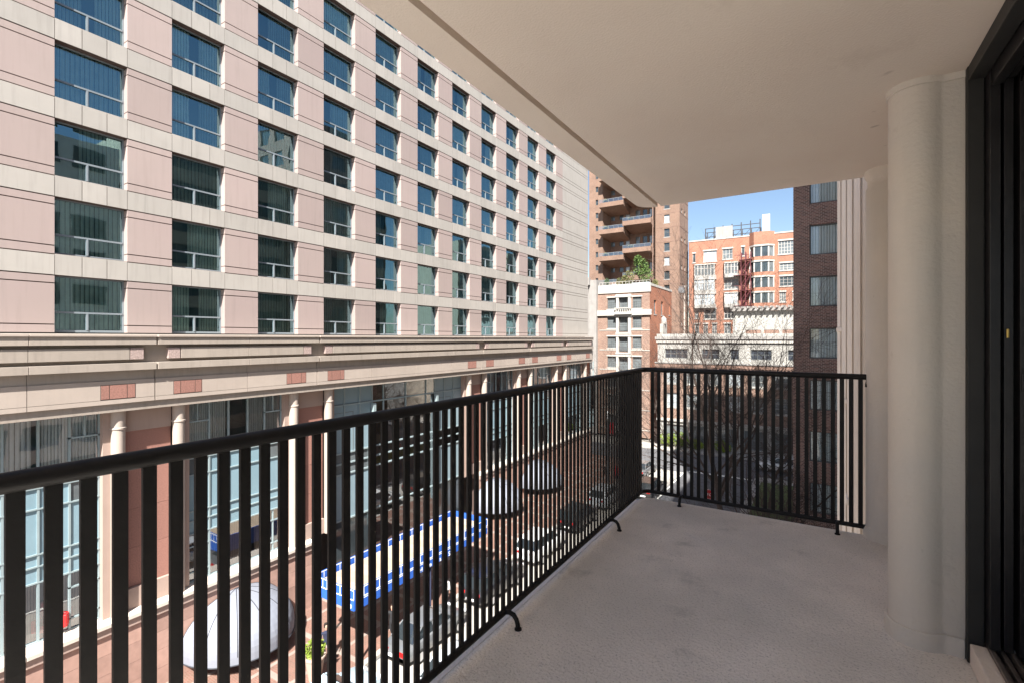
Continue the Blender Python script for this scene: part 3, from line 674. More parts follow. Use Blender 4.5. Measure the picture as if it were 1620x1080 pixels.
def tower_balcony(xa, xb, z):
    o = inst('balcony', None, tw, (xa, 0, z)); W = xb - xa
    b = MB(); yo = -2.0
    # slab with sloped underside, brick parapet
    b.quad((0, yo, .95), (W, yo, .95), (W, yo, .0), (0, yo, .0)); b.quad((0, yo, 0), (W, yo, 0), (W - .3, 3.2, -1.0), (.5, 3.2, -1.0))
    b.quad((0, yo, .95), (0, yo, 0), (.5, 3.2, -1.0), (.5, 3.2, .95)); b.quad((W, yo, 0), (W, yo, .95), (W - .3, 3.2, .95), (W - .3, 3.2, -1.0))
    b.quad((0, yo + .2, .949), (W, yo + .2, .949), (W - .3, 3.2, .05), (.5, 3.2, .05)); b.quad((0, yo, .95), (0, yo + .2, .95), (W, yo + .2, .95), (W, yo, .95))
    b.build('parapet', 'brick_tower', o)
    b = MB(); n = 5
    for i in range(n + 1): q = .05 + (W - .1) * i / n; b.box(q - .03, q + .03, yo + .05, yo + .11, .95, 1.6)
    b.box(0, W, yo + .04, yo + .12, 1.58, 1.66); b.build('guard_rail', 'steel_grey', o)
    MB().quad((.05, yo + .08, .97), (W - .05, yo + .08, .97), (W - .05, yo + .08, 1.58), (.05, yo + .08, 1.58)).build('guard_pane', 'glass_podium', o)
    stuff(leaf_blob('planting', [(W * .25, yo + .6, 1.3, .7, .4, .5)], 120, .22, 'leaf_olive', o))
def leaf_blob(name, blobs, n, size, m, parent=None, loc_=(0, 0, 0)):
    b = MB(); rr = random.Random(int(sum(abs(q) * 37 * (i + 1) for bl in blobs for i, q in enumerate(bl)) * 100 + n) % 99991)
    for (cx, cy, cz, rx, ry, rz) in blobs:
        for _ in range(n):
            while True:
                p = Vector((rr.uniform(-1, 1), rr.uniform(-1, 1), rr.uniform(-1, 1)))
                if .1 < p.length < 1: break
            if p.length < .5 and rr.random() < .5: p = p.normalized() * rr.uniform(.6, 1.05)
            c = Vector((cx + p.x * rx, cy + p.y * ry, cz + p.z * rz)); a = Vector((rr.gauss(0, 1), rr.gauss(0, 1), rr.gauss(0, 1))).normalized(); d = a.orthogonal().normalized(); e = a.cross(d)
            s = size * rr.uniform(.6, 1.3); b.quad(c - d * s, c - e * s * .55, c + d * s, c + e * s * .55)
    return b.build(name, m, parent, loc_)
for k in range(0, 9):
    z = 13.6 + k * FP * 2
    if z > 58: break
    tower_balcony(3.1, 8.6, z + .7); tower_balcony(8.4, 14.4, z + FP - .95)
b = MB().tube([(14.3, -.12, 0.01), (14.3, -.12, TH)], .1, 8).build('drain_pipe', 'stone_brown', tw)

# --- small apartment house with white stone centre bay
ap = thing('small_apartment_house', 'narrow brick apartment house with white stone balconies and roof garden', 'building', (-30.2, 73.0, G0))
AW, AH, AF = 9.0, 23.3, 3.02
fz = [AH - 3.75 - AF * k for k in range(7)]
hl = []
for z in fz: hl += [(2.3, 3.75, z, z + 1.75), (6.35, 7.75, z, z + 1.75), (4.25, 5.75, z - .55, z + 1.75)]
wall('front_wall', AW, AH - 1.3, hl, .3, 'brick_pale', ap)
for h in hl:
    ctr = abs(h[0] - 4.25) < .1
    far_window(ap, h[0], h[2], h[1] - h[0], h[3] - h[2], 2 if ctr else 4, 2 if ctr else 5, 'alu_dark', 'pane_grey', .2, fw=.06, mw=.05, sill=None if ctr else 'white_paint')
    if not ctr: MB().box(h[0] - .12, h[1] + .12, -.04, .02, h[3], h[3] + .2).build('lintel', 'white_paint', ap)
MB().box(0.8, AW + .12, -.14, .3, AH - 1.31, AH).build('parapet', 'white_paint', ap); MB().box(AW - .25, AW + .06, .31, 13, AH - .35, AH).build('parapet', 'white_paint', ap)
MB().box(.6, AW + .3, -.3, .0, fz[0] - 1.05, fz[0] - .22).build('stone_band', 'white_paint', ap)
for k, z in enumerate(fz):
    if k: MB().box(1.0, 4.0, -.06, .01, z - .35, z - .24).build('string_course', 'white_paint', ap); MB().box(6.0, AW + .02, -.06, .01, z - .35, z - .24).build('string_course', 'white_paint', ap)
    bay = inst('stone_surround', None, ap, (3.85, 0, z - .8))
    MB().box(0, .4, -.35, .02, 0, 3.0).build('pier', 'white_paint', bay); MB().box(1.9, 2.3, -.35, .02, 0, 3.0).build('pier', 'white_paint', bay); MB().box(-.1, 2.4, -.42, .02, 2.55, 2.95).build('lintel', 'white_paint', bay)
    MB().box(-.05, 2.35, -.5, .02, -.1, .12).build('sill', 'white_paint', bay)
    if k == 0:
        for i in range(7): MB().lathe([(.07, .12), (.11, .3), (.05, .6), (.08, .8)], (.1 + i * .35, -.6), 8).build('baluster', 'white_paint', bay, smooth=True)
        MB().box(-.15, 2.45, -.72, -.48, .8, .92).build('hand_rail', 'white_paint', bay); MB().box(-.2, 2.5, -.8, -.3, -.1, .12).build('balcony_slab', 'white_paint', bay)
    else:
        b = MB()
        for i in range(12): b.box(.42 + i * .13, .44 + i * .13, -.28, -.26, .12, 1.0)
        b.box(.4, 1.9, -.29, -.25, .98, 1.03); b.build('guard_rail', 'steel_dark', bay)
sh = [(2.2, 3.5, AH - 4.6, AH - 2.4), (6.3, 7.6, AH - 4.6, AH - 2.4), (11.2, 11.8, AH - 4.4, AH - 2.6)]
wall('side_wall', 13, AH - .35, sh, .25, 'brick_orange', ap, (AW, 0, 0), R(90))
for h in sh: far_window(ap, h[0], h[2], h[1] - h[0], h[3] - h[2], 2, 3, 'alu_dark', 'pane_grey', .15, R(90), (AW, 0), sill='stone_grey')
MB().box(.3, AW - .3, .5, 12.9, 0, AH - .5).build('core_wall', 'roof_grey', ap)
MB().box(-.6, .7, -.6, 13, 0, AH + .9).build('party_wall', 'stone_grey', ap)
MB().box(AW + .02, AW + .5, 5.5, 8.0, AH - 10.2, AH - 6.0).build('chimney_breast', 'white_wall', ap); MB().lathe([(.5, AH - 6), (.45, AH - 5.2), (.15, AH - 4.8)], (AW + .3, 6.7), 10).build('chimney_cap', 'stone_grey', ap)
MB().prism([(2, 3), (8, 3), (8, 8), (2, 8)], AH - .5, AH + .5).build('roof_light', 'pane_pale', ap)
gb = MB()
for i in range(16): gb.box(.9 + i * .54, .95 + i * .54, .1, .15, AH, AH + .45)
gb.box(.9, 9, .1, .15, AH + .43, AH + .48); gb.build('roof_rail', 'white_paint', ap)
# neighbour grey house left of it
gh = thing('grey_stone_house', 'shaded grey stone house with blue windows squeezed between hotel and apartment house', 'building', (-37, 72.3, G0))
hl = [(4.6, 5.6, z, z + 2) for z in (4, 7.5, 11, 14.5, 18)]
wall('front_wall', 6.2, 24.5, hl, .2, 'stone_grey', gh)
for h in hl: far_window(gh, h[0], h[2], 1, 2, 2, 3, 'alu_dark', 'pane_blue', .1)
MB().box(0, 6.15, .4, 14, 0, 24.4).build('core_wall', 'stone_grey', gh); MB().box(-.2, 6.5, -.5, .01, 23.4, 24.6).build('cornice', 'stone_grey', gh)

# --- red brick apartment block with bays and fire escape
rb = thing('red_brick_block', 'long red brick apartment block with white bay windows and rooftop scaffold', 'building', (-22.8, 107, G0))
RW, RBH, RF = 30, 35.3, 3.02
zf = [RBH - 4.3 - RF * k for k in range(7)]
hl = []; spec = []
def addw(x, z, W_, H_, nx, nz, fm='white_paint', pm='pane_grey'): hl.append((x, x + W_, z, z + H_)); spec.append((nx, nz, fm, pm))
for k, z in enumerate(zf):
    if k == 0: addw(.75, z - .2, .6, 1.9, 1, 1, pm='pane_dark'); addw(2.9, z - .2, 2.6, 2.2, 3, 1, pm='pane_pale'); addw(6.6, z, 1.9, 2.1, 3, 2); addw(10.1, z + .4, .6, 1.8, 1, 1, pm='pane_dark')
    elif k in (1,): addw(1.6, z - .2, 3.6, 2.2, 4, 1, pm='pane_grey'); addw(7.0, z, 2.6, 2.0, 3, 1, pm='pane_dark')
    elif k in (2, 3): addw(1.2, z - .1, 4.0, 2.1, 6, 3, pm='pane_pale'); addw(6.9, z - .1, 2.7, 2.1, 4, 3, pm='pane_grey')
    elif k == 4: addw(1.2, z + .2, .7, 1.6, 1, 2); addw(3.0, z, 2.4, 2.0, 2, 2, pm='pane_dark'); addw(6.9, z, 1.9, 2.0, 3, 2, pm='pane_dark')
    else:
        for x in (1.2, 2.9, 4.6, 6.9, 9.2): addw(x, z, .9 if x < 6 else 1.2, 2.0, 2, 3)
    addw(12.3, z, 1.3, 1.9, 1, 2, pm='pane_dark'); addw(14.1, z, 1.1, 1.9, 3, 3)
    if k == 0: addw(16.6, z + .1, 4.1, 2.6, 8, 4)
    elif k == 1: addw(16.8, z, 2.6, 1.4, 4, 3)
    elif k == 2: addw(16.8, z, 4.1, 1.9, 6, 3, 'stone_grey', 'pane_dark')
    else: addw(16.8, z, 1.1, 1.9, 3, 3); addw(19.0, z + .3, .7, 1.5, 2, 3); addw(20.6, z, .9, 1.9, 2, 2)
wall('front_wall', 21.9, RBH, hl, .3, 'brick_red', rb)
for h, s in zip(hl, spec):
    far_window(rb, h[0], h[2], round(h[1] - h[0], 3), round(h[3] - h[2], 3), s[0], s[1], s[2], s[3], .12, fw=.10, mw=.08, sill='white_paint')
    MB().box(h[0] - .1, h[1] + .1, -.05, .03, h[3], h[3] + .28).build('lintel', 'white_paint', rb)
h2 = []
for k, z in enumerate(zf):
    if k == 0: h2.append((.6, 7.5, z + .5, z + 2.6))
    else: h2 += [(.5, 3.2, z, z + 2.2), (4.0, 6.7, z, z + 2.2)] if k != 2 else [(.5, 6.7, z, z + 2.3)]
wall('right_wing', 8.1, RBH + .3, h2, .3, 'brick_red', rb, (21.9, -1.6, 0))
for h in h2:
    big = h[1] - h[0] > 4
    far_window(rb, h[0] + 21.9, h[2], round(h[1] - h[0], 3), round(h[3] - h[2], 3), 7 if big else 4, 3 if big else 4, 'stone_grey' if big else 'white_paint', 'pane_blue' if big else 'pane_grey', -1.45, fw=.12, mw=.09, sill='white_paint')
    MB().box(h[0] + 21.8, h[1] + 22.0, -1.66, -1.57, h[3], h[3] + .25).build('lintel', 'white_paint', rb)
MB().box(21.88, 21.9, -1.6, 0, 0, RBH + .3).build('wing_return', 'brick_red', rb)
# projecting polygon bay under the roof
bay = inst('bay_window', None, rb, (11.6, 0, 0))
for k in range(4):
    z = zf[k]
    MB().prism([(0, .02), (.9, -1.0), (3.4, -1.0), (4.3, .02)], z - 1.0, z - .1).build('apron', 'brick_red', bay); MB().prism([(-.1, .02), (.85, -1.1), (3.45, -1.1), (4.4, .02)], z + 1.9, z + 2.2).build('head', 'white_paint', bay)
    for x, y in ((.06, -.1), (.9, -.96), (2.15, -.98), (3.4, -.96), (4.2, -.1)): MB().box(x - .12, x + .12, y, y + .24, z - .1, z + 1.9).build('mullion', 'white_paint', bay)
    MB().quad((.1, -.02, z - .1), (.95, -.92, z - .1), (.95, -.92, z + 1.9), (.1, -.02, z + 1.9)).build('pane', 'pane_dark', bay); MB().quad((.95, -.92, z - .1), (3.35, -.92, z - .1), (3.35, -.92, z + 1.9), (.95, -.92, z + 1.9)).build('pane', 'pane_dark', bay); MB().quad((3.35, -.92, z - .1), (4.2, -.02, z - .1), (4.2, -.02, z + 1.9), (3.35, -.92, z + 1.9)).build('pane', 'pane_grey', bay)
MB().prism([(-.1, .02), (.85, -1.1), (3.45, -1.1), (4.4, .02)], zf[0] + 2.2, RBH + .4).build('bay_parapet', 'brick_red', bay)
# white oriel bays
for (x, W_, ks) in ((1.0, 4.4, (1, 2, 3)), (6.8, 3.0, (1, 3))):
    for k in ks:
        z = zf[k]; o = inst('oriel_bay', None, rb, (x, 0, z))
        MB().prism([(0, .02), (.3, -.7), (W_ - .3, -.7), (W_, .02)], -.75, -.02).build('apron', 'white_wall', o); MB().prism([(-.05, .02), (.28, -.78), (W_ - .28, -.78), (W_ + .05, .02)], 2.1, 2.3).build('head', 'white_paint', o)
        n = 6 if W_ > 4 else 4
        for i in range(n + 1): q = .3 + (W_ - .6) * i / n; MB().box(q - .07, q + .07, -.7, -.6, -.02, 2.1).build('mullion', 'white_paint', o)
        MB().box(.3, W_ - .3, -.68, -.62, 1.3, 1.4).build('transom', 'white_paint', o); MB().quad((.3, -.63, -.02), (W_ - .3, -.63, -.02), (W_ - .3, -.63, 2.1), (.3, -.63, 2.1)).build('pane', 'pane_pale' if k != 1 else 'pane_grey', o)
MB().box(.1, 29.9, .45, 16, 0, RBH - .4).build('core_wall', 'roof_grey', rb); MB().box(-.05, 21.9, -.08, .5, RBH - .12, RBH + .12).build('coping', 'white_paint', rb)
MB().box(-.03, .05, .0, 16, 0, RBH).build('end_wall', 'brick_red', rb)
MB().box(21.0, 22.6, 3, 4.5, RBH - .4, RBH + 2.2).build('chimney', 'brick_red', rb); MB().box(13.0, 18.5, 5, 9, RBH - .4, RBH + 1.1).build('penthouse', 'office_tan', rb)
MB().box(26.9, 29.9, 9, 14, RBH - .5, RBH + 4.6).build('lift_house', 'white_wall', rb)
fe = inst('fire_escape', None, rb, (9.3, -.1, 0))
b = MB()
for x in (0.9, 1.7, 2.6):
    for y in (-1.3, -.1): b.box(x - .06, x + .06, y - .06, y + .06, 9, zf[0] + 1.0)
b.build('frame', 'steel_red', fe)
for k in range(7):
    z = zf[k] - .6; b = MB(); b.box(-.4 if k % 2 else .5, 2.8, -1.4, 0, z, z + .08)
    for q in range(8): b.box(.3 + q * .33, .34 + q * .33, -1.42, -1.38, z, z + 1.0)
    b.box(-.3, 2.8, -1.43, -1.37, z + .95, z + 1.02); b.build('landing', 'steel_red', fe)
    b = MB()
    for q in range(9): t = q / 9; b.box(.7 + 1.7 * t, 1.1 + 1.7 * t, -1.2, -.6, z - RF * (1 - t) + .05, z - RF * (1 - t) + .12)
    b.tube([(.7, -1.25, z - RF + .9), (2.6, -1.25, z + .9)], .05, 6); b.tube([(.7, -1.25, z - RF), (2.6, -1.25, z)], .06, 6); b.build('stair_flight', 'steel_red', fe)
# rooftop billboard scaffold
bb = inst('roof_scaffold', None, rb, (2.6, 4, RBH - .4)); bb.scale = (1, 1, .72)
b = MB()
for i in range(7): x = i * 1.75; b.box(x - .09, x + .09, -.1, .1, 0, 5.0 + .18 * i); b.box(x - .07, x + .07, 2.0, 2.15, 0, 4.2)
for z in (1.0, 2.4, 3.7, 4.9): b.box(0, 10.6, -.08, .08, z - .09, z + .09)
for i in range(6): b.tube([(i * 1.75, 0, .5), (i * 1.75, 2, 4)], .07, 6); b.tube([(i * 1.75, 0, 1.0), (i * 1.75 + 1.75, 0, 3.7)], .05, 6)
b.build('steel_frame', 'steel_dark', bb)
MB().box(2.1, 5.4, -.35, -.2, 1.7, 5.0).build('sheet_panel', 'stone_grey', bb); MB().prism([(10.9, -.1), (12.3, -.1), (12.3, .25), (10.9, .25)], 0, 7.2).build('sign_panel', 'white_paint', bb)
MB().box(2.3, 5.2, -.3, -.15, .9, 1.6).build('vent_unit', 'steel_dark', bb)

# --- white corner building with brick lower floors
wb = thing('white_corner_building', 'low building with white top storey over red brick across the junction', 'building', (-19.2, 70, G0))
DW = 25.0; zt, zm = zc(2.45 - 2.6), zc(-3.45)
zt = zc(-.15)
hw = [(1.05, 4.1), (6.0, 8.2), (9.6, 10.6), (12.0, 14.4), (16.2, 18.7), (20.2, 21.3), (23, 24.3)]
H1 = [(a, c, zc(-2.75), zc(-1.45)) for a, c in hw]
wall('upper_wall', DW, zt, H1, .25, 'white_wall', wb, (0, 0, 0), 0, zm)
for h in H1: far_window(wb, h[0], h[2], round(h[1] - h[0], 3), 1.3, max(1, int((h[1] - h[0]) / .75)), 2, 'alu_dark', 'pane_blue', .12, fw=.08, mw=.07)
MB().box(-.3, DW, -.35, .01, zt, zt + .38).build('cornice', 'stone_grey', wb); MB().box(-.15, DW, -.2, .012, zt - .45, zt).build('cornice', 'white_paint', wb); MB().box(-.1, DW, -.1, 12, zt + .38, zt + .75).build('parapet', 'white_wall', wb)
MB().box(-.3, DW, -.45, .01, zm - .5, zm - .02).build('cornice', 'stone_brown', wb); MB().box(-.3, DW, -.55, -.0, zm + .0, zm + .15).build('cornice_cap', 'stone_grey', wb)
for i in range(62): MB().box(.0 + i * .4, .2 + i * .4, -.4, 0, zm - .66, zm - .5).build('dentil', 'stone_brown', wb)
H2 = []
for z in (zc(-6.3), zc(-9.6)):
    for x in (1.2, 3.9, 6.6, 9.3, 12.0, 14.7, 17.4, 20.1, 22.5): H2.append((x, x + 1.6, z, z + 2.0))
z1 = zc(-11.3)
wall('brick_wall', DW, zm - .45, H2, .25, 'brick_pale', wb, (0, 0, 0), 0, z1)
for i, h in enumerate(H2):
    far_window(wb, h[0], h[2], 1.6, 2.0, 2, 3, 'white_paint', 'pane_pale' if i % 3 == 0 else 'pane_grey', .15, fw=.09, sill='white_paint')
H3 = [(1.0 + i * 3.4, 3.6 + i * 3.4, .5, 3.0) for i in range(7)]
wall('shop_wall', DW, z1, H3, .3, 'white_wall', wb)
for h in H3: far_window(wb, h[0], h[2], 2.6, 2.5, 3, 2, 'alu', 'pane_grey', .2)
MB().box(-.1, DW, -.25, .01, z1 - .25, z1 + .1).build('shop_cornice', 'white_paint', wb)
MB().box(.05, DW - .05, .45, 12, 0, zt + .3).build('core_wall', 'roof_grey', wb); MB().box(-.03, .0, .0, 12, 0, zt).build('side_wall', 'brick_orange', wb)
MB().box(9.2, DW, 5, 12, zt + .3, zt + 3.9).build('penthouse', 'white_wall', wb)
pg = inst('roof_pergola', None, wb, (9.0, 4.2, zt + 3.9))
MB().box(0, 15.5, .3, .6, 0, .35).build('beam', 'stone_grey', pg)
for i in range(22): MB().prism([(i * .7, -.3), (i * .7 + .35, .9), (i * .7 + .5, .9), (i * .7 + .15, -.3)], .36, .62).build('rafter', 'stone_grey', pg)
for x in (11.0, 13.2, 15.4):
    pl = tag(inst('roof_planter', None, None, (-19.2 + x, 73.6, G0 + zt + .42)), {11.0: 'dark wooden planter box on white roof terrace, nearest the brick block', 13.2: 'dark wooden planter box on white roof terrace, middle of three', 15.4: 'dark wooden planter box on white roof terrace, nearest the dark tower'}[x], 'planter', 'planters on the white roof terrace')
    MB().box(0, 1.8, 0, .7, .12, .8).build('box', 'stone_brown', pl); MB().box(.1, 1.7, .08, .62, .8, .86).build('soil', 'bark', pl)
    for q in (.1, 1.6): MB().box(q, q + .1, .1, .6, 0, .12).build('foot', 'stone_brown', pl)

# --- pole behind
po = thing('utility_pole', 'pale slender pole with grey box on top beside the orange brick wall', 'pole', (-18.4, 83.0, G0))
MB().tube([(0, 0, 0), (0, 0, 23.6)], .14, 10).build('pole', 'podium_fascia', po); MB().box(-.9, .1, -.3, .3, 22.4, 23.3).build('transformer', 'steel_grey', po, bevel=.05); MB().tube([(-.9, 0, 23.5), (.9, 0, 23.5)], .06, 6).build('cross_arm', 'steel_grey', po)

# ================================================================== TREES AND PLANTS
def bare_tree(name, label, loc_, H, seed, r0=.22, levels=6, spread=.55, lean=(0, 0), minr=.006, group=None, first=.28):
    o = thing(name, label, 'tree', loc_, 0, group); rr = random.Random(seed); tr = MB(); br = MB()
    def grow(p, d, L, r, lv):
        n = 4 if lv < 3 else 3; pts = [p]; rs = [r]; q = p.copy(); dd = d.copy()
        for i in range(n):
            dd = (dd + Vector((rr.gauss(0, .11), rr.gauss(0, .11), rr.gauss(0, .07) + .035))).normalized(); q = q + dd * L / n; pts.append(q.copy()); rs.append(r * (1 - .42 * (i + 1) / n))
        (tr if lv == 0 else br).tube(pts, rs, 8 if lv < 2 else (5 if lv < 4 else 3), cap=lv > 1)
        if lv >= levels: return
        k = 3 if lv < 3 else 2
        if lv == 0: k = 5
        for i in range(k + (1 if rr.random() < .6 else 0)):
            t = rr.uniform(.35, 1) if lv else rr.uniform(first * 2, 1); j = min(int(t * n), n - 1); f = t * n - j
            b0 = pts[j].lerp(pts[j + 1], f); a = rr.uniform(0, 6.28); ax = dd.orthogonal().normalized(); ax = Matrix.Rotation(a, 3, dd) @ ax
            nd = (dd * (1 - spread * rr.uniform(.7, 1.2)) + ax * spread * rr.uniform(.8, 1.3)).normalized()
            grow(b0, nd, L * rr.uniform(.58, .80), max(minr, rs[j] * rr.uniform(.45, .68)), lv + 1)
        grow(pts[-1], (dd + Vector((rr.gauss(0, .2), rr.gauss(0, .2), .1))).normalized(), L * .72, max(minr, rs[-1] * .9), lv + 1)
    grow(Vector((0, 0, 0)), Vector((lean[0], lean[1], 1)).normalized(), H * .36, r0, 0)
    tr.build('trunk', 'bark', o, smooth=True); br.build('branches', 'bark', o)
    return o
bare_tree('bare_tree', 'tall bare street tree rising in front of the white corner building', (-5.0, 35.5, G0), 20.5, 11, .22, 6, .5)
bare_tree('bare_tree', 'bare tree with heavy low limbs growing close to the dark brick block', (-2.6, 29.0, G0), 10.5, 23, .20, 5, .62)
bare_tree('bare_tree', 'smaller bare tree on the lawn behind the heavy limbed tree', (-3.4, 47, G0), 10.5, 31, .16, 5, .6)
def leafy(name, label, cat, loc_, blobs, n, size, m, trunk=None, group=None):
    o = thing(name, label, cat, loc_, 0, group)
    stuff(leaf_blob('crown', blobs, n, size, m, o, (0, 0, 0)))
    b = MB()
    for bl in blobs: b.tube([(bl[0] * .3, bl[1] * .3, 0), (bl[0] * .8, bl[1] * .8, bl[2] * .6), (bl[0], bl[1], bl[2])], [trunk or .05, (trunk or .05) * .7, .02], 6)
    b.build('trunk', 'bark', o); return o
RZ = G0 + AH - .5
leafy('roof_tree', 'tallest round green tree in the roof garden of the small house', 'tree', (-23.6, 76.5, RZ), [(0, 0, 3.4, 1.3, 1.3, 1.5), (.6, .2, 2.3, 1.2, 1.2, 1.2), (-.5, 0, 4.6, .7, .7, .8)], 520, .15, 'leaf_green', .1)
leafy('roof_tree', 'lower yellow green bush tree left of the tallest roof garden tree', 'tree', (-25.4, 76.0, RZ), [(0, 0, 1.9, 1.0, 1.0, 1.1), (-.8, 0, 1.5, .7, .7, .8)], 420, .13, 'leaf_olive', .07)
leafy('roof_shrub', 'small pointed conifer at the left front of the roof garden', 'shrub', (-28.3, 73.9, RZ), [(0, 0, 1.0, .42, .42, .8)], 420, .08, 'leaf_pine')
leafy('roof_shrub', 'small reddish conifer at the middle front of the roof garden', 'shrub', (-26.4, 73.9, RZ), [(0, 0, 1.0, .36, .36, .75)], 380, .08, 'leaf_olive')
leafy('roof_shrub', 'low planting at the right front corner of the roof garden', 'shrub', (-21.8, 78.0, RZ), [(0, 0, 1.0, .5, .9, .6)], 420, .09, 'leaf_olive')
for i, (x, s) in enumerate(((-17.9, 1.0), (-16.0, 1.2), (-13.9, .8), (-10.6, .9))):
    leafy('flowering_shrub', ('lime green shrub nearest the left end of the white shopfront', 'largest lime green shrub in front of the white shopfront', 'small lime green shrub right of the largest shopfront shrub', 'lone lime green shrub farthest right along the shopfront')[i], 'shrub', (x, 68.9, G0 + .01), [(0, 0, 1.0 * s, 1.0 * s, .6, .9 * s), (.6, 0, .8 * s, .7 * s, .5, .7 * s)], 420, .12, 'leaf_lime', group='shrubs before the shopfront')
pt = thing('planter_pot', 'tapered pale pot with yellow green plant at the end of the canopy', 'planter', (-18.75, 13.6, G0 + .012))
MB().lathe([(.26, 0), (.42, .95), (.47, .97), (.47, 1.05), (.38, 1.05), (.36, .9)], (0, 0), 20).build('pot', 'terracotta', pt, smooth=True); stuff(leaf_blob('plant', [(0, 0, 1.35, .45, .45, .4)], 260, .1, 'leaf_lime', pt))
MB().tube([(0, 0, .8), (0, 0, 1.4)], .03, 6).build('stem', 'bark', pt)

# ================================================================== STREET FURNITURE
ss = thing('stop_sign', 'red octagonal stop sign on a thin post by the kerb', 'sign', (-7.4, 42.0, G0 - .12))
MB().tube([(0, .03, 0), (0, .03, 2.95)], .035, 8).build('post', 'steel_grey', ss)
oc = [(.41 * math.cos(R(22.5 + 45 * i)), .41 * math.sin(R(22.5 + 45 * i))) for i in range(8)]
b = MB(); b.prism(oc, -.008, .008); pnl = b.build('plate', 'white_letter', ss, (0, -.02, 2.5)); pnl.rotation_euler = (R(90), 0, 0)
b = MB(); b.prism([(x * .94, y * .94) for x, y in oc], -.003, .003); p2 = b.build('face', 'sign_red', ss, (0, -.032, 2.5)); p2.rotation_euler = (R(90), 0, 0)
for i, c_ in enumerate('STOP'): letter(c_, ss, (-.31 + i * .16, -.04, 2.39), .27, (R(90), 0, 0), 'white_letter')
lm = thing('lamp_post', 'tall dark lamp post with a red banner on the hotel pavement', 'lamp post', (-18.3, 48.0, G0 + .012))
MB().lathe([(.16, 0), (.14, .5), (.075, .7), (.055, 6.6)], (0, 0), 12).build('pole', 'steel_dark', lm, smooth=True); MB().lathe([(.05, 6.6), (.2, 6.75), (.24, 7.3), (.05, 7.5)], (0, 0), 12).build('lantern', 'lamp_white', lm, smooth=True)
MB().box(.07, .62, -.012, .012, 5.2, 6.35).build('banner', 'sign_red', lm); MB().tube([(0, 0, 6.38), (.66, 0, 6.38)], .018, 6).build('banner_arm', 'steel_dark', lm)
nbx = thing('newspaper_box', 'red newspaper box standing at the kerb beyond the lamp post', 'newspaper box', (-18.1, 50.4, G0 + .012))
MB().box(-.24, .24, -.22, .22, .35, 1.3).build('cabinet', 'sign_red', nbx, bevel=.02); MB().box(.241, .25, -.16, .16, .75, 1.15).build('window', 'car_glass', nbx); MB().box(-.06, .06, -.06, .06, 0, .35).build('pedestal', 'steel_dark', nbx); MB().box(-.2, .2, -.2, .2, 0, .04).build('base', 'steel_dark', nbx)

